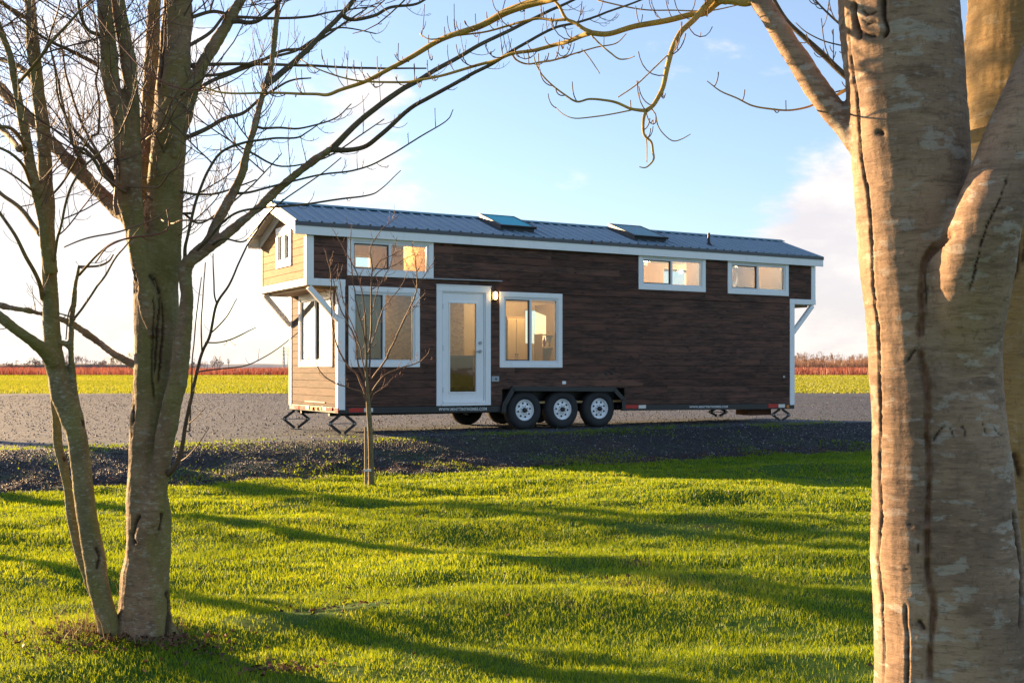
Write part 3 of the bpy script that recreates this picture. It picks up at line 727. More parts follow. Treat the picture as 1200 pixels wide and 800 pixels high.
# roof
UA, UB = -OL - RE, L_ + OR + RB
def slope_pts(n0, near=True):
    pass
def rp(u, v, h):           # point on the roof surface lifted by h along its normal (near slope for v < W/2)
    k = KR; nn = math.hypot(1, k)
    if v <= W_ / 2: return (u, v - h * k / nn, ZE + (v + EV) * k + h / nn)
    return (u, v + h * k / nn, ZE + (W_ - v + EV) * k + h / nn)
prof = [(UA, 0)]; u = UA + .04
while u < UB - .05:
    prof += [(u - .028, 0), (u - .014, .026), (u + .014, .026), (u + .028, 0)]
    for q in (.07, .155): 
        if u + q < UB - .08: prof += [(u + q - .012, 0), (u + q, .004), (u + q + .012, 0)]
    u += .229
prof.append((UB, 0))
t = MB()
for vs_ in ((-EV, W_ / 2 - .001), (W_ + EV, W_ / 2 + .001)):
    vv = []
    for (uu, h) in prof:
        for v in vs_: vv.append(rp(uu, v, h + .012))
    for (uu, h) in prof:
        for v in vs_: vv.append(rp(uu, v, 0.0))
    n = len(prof) * 2; fs = []
    for i in range(len(prof) - 1):
        fs += [(2 * i, 2 * i + 2, 2 * i + 3, 2 * i + 1), (n + 2 * i, n + 2 * i + 1, n + 2 * i + 3, n + 2 * i + 2), (2 * i, n + 2 * i, n + 2 * i + 2, 2 * i + 2), (2 * i + 1, 2 * i + 3, n + 2 * i + 3, n + 2 * i + 1)]
    fs += [(0, 1, n + 1, n), (n - 2, 2 * n - 2, 2 * n - 1, n - 1)]
    t.add(vv, fs)
roof = hp('roof', t, M['roof'])
t = MB()
for sgn in (0, 1):
    vv = [rp(uu, (W_ / 2 - dv) if sgn == 0 else (W_ / 2 + dv), h) for uu in (UA - .01, UB + .01) for dv, h in ((.0005, .045), (.13, .042), (.13, .03), (.0005, .03))]
    t.add(vv, [(0, 1, 5, 4), (1, 2, 6, 5), (2, 3, 7, 6), (3, 0, 4, 7), (0, 3, 2, 1), (4, 5, 6, 7)])
hp('ridge_cap', t, M['ridge'], roof)
t = MB()     # roof deck under the metal
for sgn in (0, 1):
    e = -EV + .03 if sgn == 0 else W_ + EV - .03; m_ = W_ / 2
    vv = [rp(uu, v, h) for uu in (UA + .02, UB - .02) for v in (e, m_) for h in (-.004, -.05)]
    t.add(vv, [(0, 2, 3, 1), (4, 5, 7, 6), (0, 1, 5, 4), (2, 6, 7, 3), (0, 4, 6, 2), (1, 3, 7, 5)])
hp('roof_deck', t, M['soffit'], roof)
t = MB(); t.box((UA, -EV - .012, ZE - .062), (UB, -EV + .0, ZE + .004)); t.box((UA, W_ + EV, ZE - .062), (UB, W_ + EV + .012, ZE + .004))
for k_ in range(47):
    uu = UA + .04 + k_ * .229
    if uu < UB - .05: t.box((uu - .02, -EV - .013, ZE + .004), (uu + .02, -EV - .002, ZE + .03))
hp('drip_edge', t, M['gunmetal'], roof)
t = MB(); t.box((UA + .005, -EV + .001, ZE - .215), (UB - .005, -EV + .028, ZE - .01)); t.box((UA + .005, W_ + EV - .028, ZE - .215), (UB - .005, W_ + EV - .001, ZE - .01))
hp('fascia', t, M['white'], roof, bevel=.003)
t = MB(); t.box((UA + .03, -EV + .03, ZE - .2), (UB - .03, -.016, ZE - .18)); t.box((UA + .03, W_ + .016, ZE - .2), (UB - .03, W_ + EV - .03, ZE - .18)); hp('eave_soffit', t, M['soffit'], roof)
for (ua, ub) in ((UA, UA + .028), (UB - .028, UB), (-OL - .034, -OL - .016), (L_ + OR + .016, L_ + OR + .034)):
    t = MB(); hh = .17 if ua in (UA, UB - .028) else .24
    for sgn in (0, 1):
        e = (-EV + .03) if sgn == 0 else (W_ + EV - .03); hi = -.004 if hh < .2 else -.052
        if hh > .2: e = -.03 if sgn == 0 else W_ + .03
        vv = [(uu, v, roof_z(v) + h) for uu in (ua, ub) for v in (e, W_ / 2 + (-.0005 if sgn == 0 else .0005)) for h in (hi, -hh)]
        t.add(vv, [(0, 2, 3, 1), (4, 5, 7, 6), (0, 1, 5, 4), (2, 6, 7, 3), (0, 4, 6, 2), (1, 3, 7, 5)])
    hp('rake_board', t, M['white'], roof, bevel=.002)
# skylights
def on_roof(px, py, off):
    d = ray(px, py); k = KR; zc = ZE + EV * k + off    # z = zc + k v
    A = -X0 * -SP - Y0 * CP
    # v = t*(CP - d.x SP) + X0 SP - Y0 CP ; z = H + t d.z
    c1 = CP - d.x * SP; c0 = X0 * SP - Y0 * CP
    t_ = (zc + k * c0 - H) / (d.z - k * c1)
    X, Y = d.x * t_, t_; return (X - X0) * CP + (Y - Y0) * SP, t_ * c1 + c0
M['greyglass'] = simple('grey_skylight_glass', (.07, .22, .26), .4, .0, var=.05, spec=.3)
def skylight(pts, gm='skyglass'):
    (ul, vl), (ur, vr) = on_roof(*pts[0], .13), on_roof(*pts[1], .13); (_, v2), (_, v3) = on_roof(*pts[2], .13), on_roof(*pts[3], .13)
    v0, v1 = (vl + vr) / 2, min((v2 + v3) / 2, W_ / 2 - .12)
    if v1 - v0 < .5: v1 = v0 + .6
    print('skylight', ul, ur, v0, v1)
    t = MB(); e = .05; a, b, c, d = ul - e, ur + e, v0 - e, v1 + e
    def slab(u0, u1, va, vb, h0, h1):
        vv = [rp(uu, v, h) for uu in (u0, u1) for v in (va, vb) for h in (h0, h1)]
        t.add(vv, [(0, 2, 3, 1), (4, 5, 7, 6), (0, 1, 5, 4), (2, 6, 7, 3), (0, 4, 6, 2), (1, 3, 7, 5)])
    slab(a + .03, b - .03, c + .03, d - .03, .012, .09)
    f = hp('skylight', t, M['gunmetal'], roof, bevel=.003)
    t = MB()
    for q in ((a, a + .05, c, d), (b - .05, b, c, d), (a + .05, b - .05, c, c + .05), (a + .05, b - .05, d - .05, d)): slab_ = [rp(uu, v, h) for uu in q[:2] for v in q[2:] for h in (.09, .135)]; t.add(slab_, [(0, 2, 3, 1), (4, 5, 7, 6), (0, 1, 5, 4), (2, 6, 7, 3), (0, 4, 6, 2), (1, 3, 7, 5)])
    hp('skylight_frame', t, M['black'], f)
    t = MB(); q = (a + .05, b - .05, c + .05, d - .05); t.add([rp(uu, v, h) for uu in q[:2] for v in q[2:] for h in (.1, .128)], [(0, 2, 3, 1), (4, 5, 7, 6), (0, 1, 5, 4), (2, 6, 7, 3), (0, 4, 6, 2), (1, 3, 7, 5)])
    hp('pane', t, M[gm], f)
skylight([(588, 263.6), (622, 264.6), (570, 252), (600, 253.6)])
skylight([(744.5, 275.5), (777, 277), (727, 264), (752, 265)], 'greyglass')
pu, pv = on_roof(830.5, 288, .0); t = MB(); b = Vector(rp(pu, pv, .01))
t.lathe([(.0, .27), (.028, .27), (.03, .08), (.055, .03), (.09, -.02), (.0, -.02)], b, 16, 'z'); hp('vent_pipe', t, M['black'], roof)

# chassis
def sbox(t, ua, ub, va, vb, f0, f1):
    vv = [(uu, v, f(uu)) for uu in (ua, ub) for v in (va, vb) for f in (f0, f1)]
    t.add(vv, [(0, 2, 3, 1), (4, 5, 7, 6), (0, 1, 5, 4), (2, 6, 7, 3), (0, 4, 6, 2), (1, 3, 7, 5)])
t = MB()
for (ua, ub) in ((.0, WELL[0] + .05), (WELL[1] - .05, L_ + .02)):
    sbox(t, ua, ub, -.02, .06, zs, lambda a: zw(a) - .004); sbox(t, ua, ub, W_ - .06, W_ + .02, zs, lambda a: zw(a) - .004)
sbox(t, -.02, .0, -.02, W_ + .02, lambda a: .4, lambda a: .508); sbox(t, L_, L_ + .05, 0, W_, lambda a: .3, lambda a: .41)
for q in np.arange(.6, L_, 1.1): sbox(t, q, q + .05, .06, W_ - .06, lambda a: .37, lambda a: .45)
sbox(t, 0.02, L_ - .02, .5, .58, lambda a: .33, lambda a: .45); sbox(t, 0.02, L_ - .02, W_ - .58, W_ - .5, lambda a: .33, lambda a: .45)
ch = hp('chassis', t, M['black'], bevel=.003)
t = MB(); t.box((.12, .1, .455), (WELL[0], W_ - .1, .5)); t.box((WELL[1], .1, .43), (L_ - .1, W_ - .1, .5)); t.box((WELL[0], .35, .43), (WELL[1], W_ - .35, .5)); hp('underfloor', t, M['black'])
# wheel wells and fenders
for side in (0, 1):
    t = MB(); ff = (lambda v: v) if side == 0 else (lambda v: W_ - v)
    a, b = WELL[0], WELL[1]; zt = WELL[3]
    def yb(p, q): t.box((p[0], min(ff(p[1]), ff(q[1])), p[2]), (q[0], max(ff(p[1]), ff(q[1])), q[2]))
    yb((a, .34, .35), (b, .36, zt - .002)); yb((a, -.0, zt - .001), (b, .36, zt + .02)); yb((a - .02, .0, .4), (a, .36, zt)); yb((b, .0, .38), (b + .02, .36, zt))
    hp('wheel_well', t, M['black'])
    t = MB(); pts = [on_side(*q, -.06) for q in ((589, 483), (590, 474), (601, 454.2), (720, 455.2), (731, 467.5), (731.5, 481))]
    for (p, q) in zip(pts[:-1], pts[1:]):
        p_, q_ = Vector((p[0], 0, p[1])), Vector((q[0], 0, q[1])); dd = (q_ - p_).normalized(); nn = Vector((-dd.z, 0, dd.x)); 
        vv = [Vector((c.x, ff(v), c.z)) + nn * h for c in (p_ - dd * .004, q_ + dd * .004) for v in (-.075, .0) for h in (0, .03)]
        t.add(vv, [(0, 2, 3, 1), (4, 5, 7, 6), (0, 1, 5, 4), (2, 6, 7, 3), (0, 4, 6, 2), (1, 3, 7, 5)])
        vv = [Vector((c.x, ff(v), c.z)) + nn * h for c in (p_, q_) for v in (-.079, -.069) for h in (-.06, .0)]
        t.add(vv, [(0, 2, 3, 1), (4, 5, 7, 6), (0, 1, 5, 4), (2, 6, 7, 3), (0, 4, 6, 2), (1, 3, 7, 5)])
    hp('fender', t, M['black'])
# wheels
RT = .388
def make_wheel():
    w = bpy.data.objects.new('wheel', None); COL.objects.link(w); w.parent = house; w.empty_display_size = .1
    t = MB(); t.lathe([(.205, .03), (.215, .012), (.25, .0), (.31, -.004), (.35, .008), (.372, .03), (.384, .05), (.388, .09), (.388, .15), (.384, .19), (.37, .21), (.33, .232), (.25, .232), (.205, .21)], (0, 0, 0), 56)
    ty = t.build('tyre', M['rubber'], w, smooth=True)
    gv = MB()   # tread grooves as raised lugs
    for i in range(56):
        for (y0, y1, o) in ((.052, .09, 0), (.1, .14, .5), (.15, .188, 0)):
            an = (i + o) * 2 * math.pi / 56; c = Vector((math.cos(an), 0, math.sin(an))); tt = Vector((-math.sin(an), 0, math.cos(an)))
            vv = [c * (r) + tt * s + Vector((0, y, 0)) for r in (.384, .393) for s in (-.015, .015) for y in (y0, y1)]
            gv.add(vv, [(0, 2, 3, 1), (4, 5, 7, 6), (0, 1, 5, 4), (2, 6, 7, 3), (0, 4, 6, 2), (1, 3, 7, 5)])
    gv.build('tread', M['rubber'], ty)
    t = MB(); t.lathe([(.207, .034), (.207, .014), (.199, .01), (.193, .03), (.185, .06), (.165, .07), (.15, .052), (.1, .04), (.082, .03), (.07, .03), (.0, .03)], (0, 0, 0), 48)
    for i in range(8):
        an = i * math.pi / 4 + .2; t.cyl((.135 * math.cos(an), .046 + .003, .135 * math.sin(an)), (.135 * math.cos(an), .037, .135 * math.sin(an)), .019, 10, mi=1)
    for i in range(8):
        an = i * math.pi / 4 + .5; t.cyl((.078 * math.cos(an), .032, .078 * math.sin(an)), (.078 * math.cos(an), .012, .078 * math.sin(an)), .01, 6, mi=2)
    rim = t.build('rim', [M['rim'], M['hole'], M['dim']], w, smooth=False)
    t = MB(); t.lathe([(.0, -.025), (.035, -.025), (.045, -.015), (.048, .03)], (0, 0, 0), 20); t.build('hub', M['black'], w, smooth=True)
    return w
def dup_part(w):
    c = w.copy(); COL.objects.link(c); c.parent = house
    for ch_ in list(w.children):
        d_ = ch_.copy(); COL.objects.link(d_); d_.parent = c
    return c
w0 = make_wheel()
ux = [on_side(q, 480, -.02)[0] for q in (616, 660.4, 703.7)]
k_ = 0
for side in (0, 1):
    for i in range(3):
        w = w0 if k_ == 0 else dup_part(w0)
        k_ += 1
        w.location = (ux[i], .0 if side == 0 else W_, RT); w.rotation_euler = (0, .3 * i, 0 if side == 0 else math.pi)
t = MB()
for i in range(3): t.cyl((ux[i], .2, RT - .04), (ux[i], W_ - .2, RT - .04), .04, 12)
hp('axles', t, M['black'])
# jacks
def jack(u, v, ztop, hw, rz, drop=None):
    j = bpy.data.objects.new('scissor_jack', None); COL.objects.link(j); j.parent = house; j.location = (u, v, 0); j.rotation_euler = (0, 0, rz); j.empty_display_size = .1
    z0_ = 0.018 if drop is None else ztop - drop; zm = (ztop + z0_) / 2
    for sx in (-1, 1):
        for za in (z0_ + .015, ztop - .02):
            t = MB(); t.bar((sx * .03, 0, za), (sx * hw, 0, zm), .05, .028, up=(0, 1, 0)); t.build('arm', M['black'], j, bevel=.004)
    t = MB(); t.cyl((-hw - .05, 0, zm), (hw + .03, 0, zm), .008, 8); t.cyl((hw - .02, -.03, zm), (hw - .02, .03, zm), .02, 10); t.cyl((-hw + .02, -.03, zm), (-hw + .02, .03, zm), .02, 10); t.build('screw', M['dim'], j)
    t = MB(); t.box((-.1, -.06, z0_ - .012), (.1, .06, z0_)); t.build('base_plate', M['black'], j)
    t = MB(); t.box((-.05, -.05, ztop - .02), (.05, .05, ztop + .02)); t.build('top_bracket', M['black'], j)
    return j
ju, _ = on_side(403, 500, .1); jack(.12, .12, .4, .235, -PHI + .1)
jv = W_ - .15; jack(.06, jv, .4, .25, -PHI + .05)
jr = on_side(917, 488, .1)[0]; jack(jr, .15, .3, .2, -PHI)
jm = on_side(845, 484, .6)[0]; jack(jm, .7, .33, .2, -PHI, drop=.2)
t = MB(); a, za = on_side(880, 480, .4); b, zb = on_side(904, 486, .4); t.box((a, .4, zb), (b, .8, .34)); t.box((a - .1, .4, zb + .01), (a, .8, .33)); hp('step_box', t, M['rust'], bevel=.006)
# reflector tape
def tape(x0, x1, y0, y1, mat, name='reflector'):
    a, zt = on_side(x0, y0, -.02); b, zb = on_side(x1, y1, -.02)
    t = MB(); t.box((a, -.026, zb), (b, -.0205, zt)); hp(name, t, M[mat])
for q in ((408.8, 426.4, 478, 482.6, 'red'), (426.6, 437, 478, 482.4, 'cream'), (732.6, 748, 474.3, 478.3, 'red'), (748.3, 756.8, 474.5, 478.2, 'cream'), (900.3, 912, 473.2, 477.4, 'red'), (912.3, 919.7, 473.4, 477.2, 'cream')): tape(*q)
t = MB(); a, zt = on_side(921.5, 474, -.02); b, zb = on_side(924.5, 478, -.02); t.box((a, -.03, zb), (b, -.0205, zt)); hp('marker_lamp', t, M['amber'])
def etape(x0, x1, y0, y1, mat, pr=.02):
    a, zt = on_end(x0, y0, -.02); b, zb = on_end(x1, y1, -.02); t = MB(); t.box((-.02 - pr, min(a, b), zb), (-.0205, max(a, b), zt)); hp('reflector', t, M[mat])
for q in ((345.6, 351, 474.5, 479, 'red'), (352, 358, 474.8, 479.3, 'red'), (358.6, 363, 475, 479.3, 'cream'), (379, 383, 476.5, 480.6, 'cream'), (383.4, 390, 476.8, 481, 'red'), (392.5, 397, 477.6, 483, 'red')): etape(*q)
for xx in (366.5, 372, 377): etape(xx - 1.5, xx + 1.5, 476.3, 480, 'amber', .03)
t = MB(); a, zt = on_end(357.5, 469.2, -.02); b, zb = on_end(381, 472.2, -.02); t.box((-.03, min(a, b), zb), (-.0205, max(a, b), zt)); hp('name_strip', t, simple('pale_strip', (.3, .24, .2), .6, var=.2, scale=60))
# small fittings on the wall
def fit(name, x0, x1, y0, y1, mat, pr=.03):
    a, zt = on_side(x0, y0, -.016); b, zb = on_side(x1, y1, -.016); t = MB(); t.box((a, -.0145 - pr, zb), (b, -.0145, zt)); return hp(name, t, M[mat], bevel=.003)
o = fit('outlet_box', 575.8, 584.2, 440.7, 447, 'plastic'); t = MB(); a, z = on_side(581.5, 443.8, -.05); t.box((a - .02, -.05, z - .018), (a + .02, -.0447, z + .018)); t.build('cover', M['gunmetal'], o)
fit('marker_plate', 658.8, 663, 446.5, 450, 'white', .012)
for xx in (710.6, 717.4):
    a, z = on_side(xx, 437.2, -.02); t = MB(); t.lathe([(.0, -.03), (.022, -.03), (.03, -.024), (.036, -.014)], (a, 0, z), 16); hp('vent_cap', t, M['black'])
fit('hook_up_box', 917, 919.5, 440, 442.6, 'dim', .02)
a, z = on_side(693.5, 284.6, -EV); t = MB(); t.lathe([(.0, -.03), (.02, -.03), (.03, 0)], (a, -EV, z), 12); hp('fascia_knob', t, M['rust'])
t = MB(); a, z = on_side(500, 326.2, -.06); b, z2 = on_side(588.6, 329.4, -.06); t.bar((a, -.045, z), (b, -.045, (z2 + z) / 2 + (z2 - z) / 2), .05, .02); hp('door_drip_rail', t, M['dim'], bevel=.002)
t = MB(); t.bar((W1[1] - .05, -.02, W1[2] + .02), (a, -.03, z - .0), .01, .01); hp('rail_wire', t, M['black'])
t = MB(); t.box((L_ + .03, .12, .55), (L_ + .07, .5, .98))
for q in range(9): t.box((L_ + .07, .14, .57 + q * .045), (L_ + .08, .48, .59 + q * .045))
hp('louvre_panel', t, M['vinyl'])
# porch lamp
a, z = on_side(579.8, 346.5, -.05); t = MB(); t.box((a - .05, -.035, z - .1), (a + .05, -.0145, z + .1)); pl = hp('wall_lamp', t, M['gunmetal'], bevel=.005)
t = MB(); t.lathe([(.0, -.075), (.025, -.065), (.038, -.03), (.038, .03), (.025, .065), (0, .075)], (a, -.08, z), 16, 'z'); t.build('lamp_glass', M['lamp'], pl, smooth=True)
t = MB()
for s in (-1, 0, 1): t.bar((a + s * .03, -.125 + abs(s) * .01, z - .07), (a + s * .03, -.125 + abs(s) * .01, z + .07), .006, .006)
t.box((a - .04, -.128, z + .075), (a + .04, -.03, z + .085)); t.box((a - .04, -.128, z - .085), (a + .04, -.03, z - .075)); t.build('lamp_cage', M['gunmetal'], pl)
# lettering on the chassis
def lettering(x0, x1, ymid, hpx):
    cu = bpy.data.curves.new('lettering', 'FONT'); cu.body = 'WWW.MINTTINYHOMES.COM'; cu.extrude = .001; cu.align_x = 'LEFT'; cu.align_y = 'CENTER'; cu.space_character = 1.12; cu.offset = .003
    a, z = on_side(x0, ymid, -.02); b, z2 = on_side(x1, ymid, -.02)
    cu.size = .08; o = bpy.data.objects.new('lettering', cu); COL.objects.link(o); cu.materials.append(M['letter'])
    bpy.context.view_layer.update(); wd = o.dimensions.x; 
    hgt = (hpx * 22 / F) / max(1e-3, .057)
    me_ = bpy.data.meshes.new_from_object(o.evaluated_get(bpy.context.evaluated_depsgraph_get())); bpy.data.objects.remove(o); o = link('lettering', me_, None, house)
    if not me_.materials: me_.materials.append(M['letter'])
    o.scale = ((b - a) / wd, hgt, 1); o.location = (a, -.0225, (zs((a + b) / 2) + zw((a + b) / 2)) / 2 + .004); o.rotation_euler = (R(90), -math.atan(-.009) * 1, 0)
    return o
lettering(514.2, 570.5, 479.2, 3.2); lettering(808, 853, 475.6, 2.6)

# interior
def ib(name, a, b, mat, **k):
    t = MB(); t.box(a, b); return hp(name, t, M[mat], **k)
ib('loft_floor', (-OL + .1, .1, ZL - .06), (3.1, W_ - .1, ZL), 'pine'); ib('loft_floor', (6.3, .1, ZL - .06), (L_ + OR - .1, W_ - .1, ZL), 'pine')
ib('room_floor', (.1, .1, .51), (L_ - .1, W_ - .1, .55), 'ply')
t = MB()
for sgn in (0, 1):
    e = .09 if sgn == 0 else W_ - .09
    vv = [rp(uu, v, h) for uu in (-OL + .09, L_ + OR - .09) for v in (e, W_ / 2) for h in (-.055, -.075)]
    t.add(vv, [(0, 2, 3, 1), (4, 5, 7, 6), (0, 1, 5, 4), (2, 6, 7, 3), (0, 4, 6, 2), (1, 3, 7, 5)])
hp('ceiling', t, M['pine'], roof)
def mid(r): return (r[0] + r[1]) / 2
# boards standing behind the panes
m2 = W2[0] + .135 + (W2[1] - W2[0] - .27) * .5
ib('osb_panel', (m2, .85, .6), (W2[1] + 1.0, .87, W2[3] + .05), 'osb'); ib('brown_panel', (W2[0] - .05, .16, W2[2] - .1), (m2 + .01, .18, W2[3] + .1), 'plydark')
m1 = W1[0] + .1 + (W1[1] - W1[0] - .2) * .5
ib('osb_panel', (m1 + .7, .95, ZL), (W1[1] + 1.6, .97, ZE + .1), 'osb')
t = MB(); vm = (E2[0] + E2[1]) / 2; t.box((.13, vm, E2[2]), (.15, E2[1], E2[3])); hp('pane_tone_panel', t, simple('beige_panel', (.5, .38, .24), .9, var=.1, scale=20))  # added panel that gives the left pane its beige tone
t = MB(); t.box((.13, E2[0], E2[2]), (.151, vm, E2[3])); hp('pane_tone_panel', t, simple('cream_reflection', (.75, .7, .6), .9, var=.08, scale=20))  # added panel; bright sky reflection painted into its cream colour
ib('partition', (5.6, .1, .55), (5.66, W_ - .1, 2.6), 'pine'); ib('partition', (1.9, 1.2, .55), (1.96, W_ - .1, 2.6), 'pine')
ib('osb_panel', (1.97, 1.5, .56), (3.3, 1.52, 2.6), 'osb'); ib('reflection_block', (2.0, 1.1, .56), (3.3, 1.49, 1.42), 'reflected_olive'); ib('reflection_block_top', (1.98, 1.06, 1.42), (3.32, 1.495, 1.46), 'gunmetal')  # olive block and its top are added to stand for the door glass reflection
ib('partition', (8.9, .1, ZL), (8.95, 1.3, ZE), 'pine')
a, _ = on_side(594, 400, 1.6); b, zt = on_side(615, 372, 1.6)
cb = empty('pine_cabinet', to_world((a + b) / 2, 1.75, .55), PHI); tag(cb, 'tall pine cabinet standing inside behind the window right of the door', 'cabinet')
w_ = (b - a) / 2; t = MB(); t.box((-w_, -.15, 0), (w_, .5, 1.75)); t.build('carcass', M['pine'], cb)
for s in (-1, 1):
    t = MB(); x0_, x1_ = (-w_ + .01, -.005) if s < 0 else (.005, w_ - .01)
    t.box((x0_, -.17, .05), (x1_, -.152, 1.7)); dd = t.build('cabinet_door', M['ply'], cb, bevel=.004)
    t = MB(); t.cyl((s * .03, -.17, .95), (s * .03, -.2, .95), .012, 8); t.build('knob', M['gunmetal'], dd)
a, zt = on_side(641, 386, 1.9); fr_ = empty('wooden_shelf_unit', to_world(a, 1.9, .55), PHI); tag(fr_, 'wooden shelf unit with coloured bottles seen through the window right of the door', 'shelf')
for s in (-1, 1): t = MB(); t.box((s * .22 - .015, -.15, 0), (s * .22 + .015, .15, 1.4)); t.build('side_panel', M['pine'], fr_)
for q in (.3, .75, 1.1, 1.37): t = MB(); t.box((-.205, -.15, q), (.205, .15, q + .02)); t.build('shelf', M['ply'], fr_)
bc = [simple('green_bottle', (.04, .2, .06), .2), simple('red_bottle', (.3, .03, .03), .3), simple('cream_jar', (.6, .5, .35), .4)]
for i in range(5):
    t = MB(); t.lathe([(0, 0), (.03, 0), (.033, .12), (.012, .18), (.012, .22), (0, .22)], (0, 0, 0), 12, 'z')
    o = t.build('bottle', bc[i % 3], None, smooth=True); p = to_world(a - .16 + i * .08, 1.88, .55 + 1.12); o.location = p
    tag(o, ['slim green bottle at the left end of the top shelf inside', 'slim red bottle second along the top shelf inside', 'cream jar in the middle of the top shelf inside', 'slim green bottle beside the cream jar on the top shelf inside', 'slim red bottle at the right end of the top shelf inside'][i], 'bottle', 'bottles on the shelf inside')
# pendant lamps (lit) inside
for i, (uu, vv, zz, pw, bulb) in enumerate(((4.6, 1.1, 2.95, 17, 1), (10.6, 1.5, 3.7, 50, 1), (7.9, 1.5, 3.6, 16, 1), (1.5, .6, 3.55, 14, 1), (.62, .6, 2.5, 4, 1))):
    t = MB(); t.cyl((uu, vv, zz + .1), (uu, vv, min(zz + .6, roof_z(vv) - .08) if zz > 2.7 else ZL - .06), .006, 6); t.lathe([(.015, .12), (.03, .1), (.11, .0), (.105, .0), (.012, .11)], (uu, vv, zz), 20, 'z')
    pd = hp('pendant_lamp', t, M['gunmetal'])
    t = MB(); t.lathe([(0, .0), (.028, .02), (.032, .045), (.012, .09), (0, .09)], (uu, vv, zz), 12, 'z'); t.build('bulb', M['bulb'], pd, smooth=True)
    ld = bpy.data.lights.new('lamp_light', 'POINT'); ld.energy = pw * 1.6; ld.color = (1, .74, .42); ld.shadow_soft_size = .04
    lo = bpy.data.objects.new('lamp_light', ld); COL.objects.link(lo); lo.parent = house; lo.location = (uu, vv, zz - .05)

# ================================================================== TREES
def pw(px, py, d): return np.array([(px - 600) / F * d, d, H + (YH - py) / F * d])
def catmull(P, sub=6):
    P = np.asarray(P, float)
    if len(P) < 3:
        t = np.linspace(0, 1, sub + 1)[:, None]; return P[0] * (1 - t) + P[-1] * t
    Q = np.vstack([2 * P[0] - P[1], P, 2 * P[-1] - P[-2]]); out = []
    for i in range(1, len(Q) - 2):
        p0, p1, p2, p3 = Q[i - 1], Q[i], Q[i + 1], Q[i + 2]
        for t in np.arange(sub) / sub:
            out.append(.5 * ((2 * p1) + (-p0 + p2) * t + (2 * p0 - 5 * p1 + 4 * p2 - p3) * t * t + (-p0 + 3 * p1 - 3 * p2 + p3) * t ** 3))
    out.append(P[-1]); return np.array(out)
class Tubes:
    def __init__(s): s.V = []; s.F = []; s.n = 0
    def tube(s, P, r, k=6, cap=True):
        P = np.asarray(P, float); r = np.asarray(r, float) * np.ones(len(P)); n = len(P)
        T = np.gradient(P, axis=0); T /= np.linalg.norm(T, axis=1)[:, None] + 1e-12
        a = np.cross(T[0], [.3, .8, .5]); a /= np.linalg.norm(a); A = [a]
        for i in range(1, n):
            a = a - T[i] * np.dot(a, T[i]); a /= np.linalg.norm(a) + 1e-12; A.append(a)
        A = np.array(A); B = np.cross(T, A)
        th = np.arange(k) * 2 * np.pi / k
        V = P[:, None] + (A[:, None] * np.cos(th)[None, :, None] + B[:, None] * np.sin(th)[None, :, None]) * r[:, None, None]
        I = s.n + np.arange(n * k).reshape(n, k); J = np.roll(I, -1, 1)
        Fc = np.stack([I[:-1], J[:-1], J[1:], I[1:]], -1).reshape(-1, 4)
        V = V.reshape(-1, 3)
        if cap:
            V = np.vstack([V, P[:1], P[-1:]]); c0, c1 = s.n + n * k, s.n + n * k + 1
            Fc = np.vstack([Fc, np.stack([J[0], I[0], np.full(k, c0), np.full(k, c0)], -1), np.stack([I[-1], J[-1], np.full(k, c1), np.full(k, c1)], -1)])
        s.V.append(V); s.F.append(Fc); s.n += len(V)
    def arrays(s): return np.vstack(s.V), np.vstack(s.F)
    def build(s, name, mat, parent=None, attrs=None):
        V, Fc = s.arrays(); tri = Fc[:, 2] == Fc[:, 3]
        me = bpy.data.meshes.new(name)
        loops = np.concatenate([Fc[~tri].ravel(), Fc[tri][:, :3].ravel()]).astype(np.int32); nq, nt = (~tri).sum(), tri.sum()
        me.vertices.add(len(V)); me.vertices.foreach_set('co', V.astype(np.float32).ravel()); me.loops.add(len(loops)); me.loops.foreach_set('vertex_index', loops)
        st = np.concatenate([np.arange(nq) * 4, nq * 4 + np.arange(nt) * 3]).astype(np.int32); me.polygons.add(nq + nt); me.polygons.foreach_set('loop_start', st)
        me.polygons.foreach_set('use_smooth', np.ones(nq + nt, dtype=bool)); me.update(calc_edges=True)
        return link(name, me, mat, parent)
trs = np.random.RandomState(21)
def limb(path, d0, d1=None, dmid=0., sub=6, jit=.0, ext=0):
    """photo-measured limb (x, y, radius px) laid out in depth from d0 to d1 -> points, radii in metres"""
    d1 = d0 if d1 is None else d1; n = len(path); P = []; r = []
    for i, (x, y, rr) in enumerate(path):
        f = i / (n - 1); d = d0 + (d1 - d0) * f + dmid * math.sin(math.pi * f); P.append(pw(x, y, d)); r.append(rr / F * d)
    P = np.array(P); r = np.array(r)
    if ext:
        P = np.vstack([P, P[-1] + (P[-1] - P[-2]) / np.linalg.norm(P[-1] - P[-2]) * ext]); r = np.append(r, r[-1] * .6)
    A = catmull(np.hstack([P, r[:, None]]), sub)
    P, r = A[:, :3], np.maximum(A[:, 3], .0008)
    if jit: P = P + np.stack([vnoise(P[:, 0] * 9, P[:, 1] * 9, P[:, 2] * 9 + k * 7) for k in range(3)], -1) * jit
    return P, r
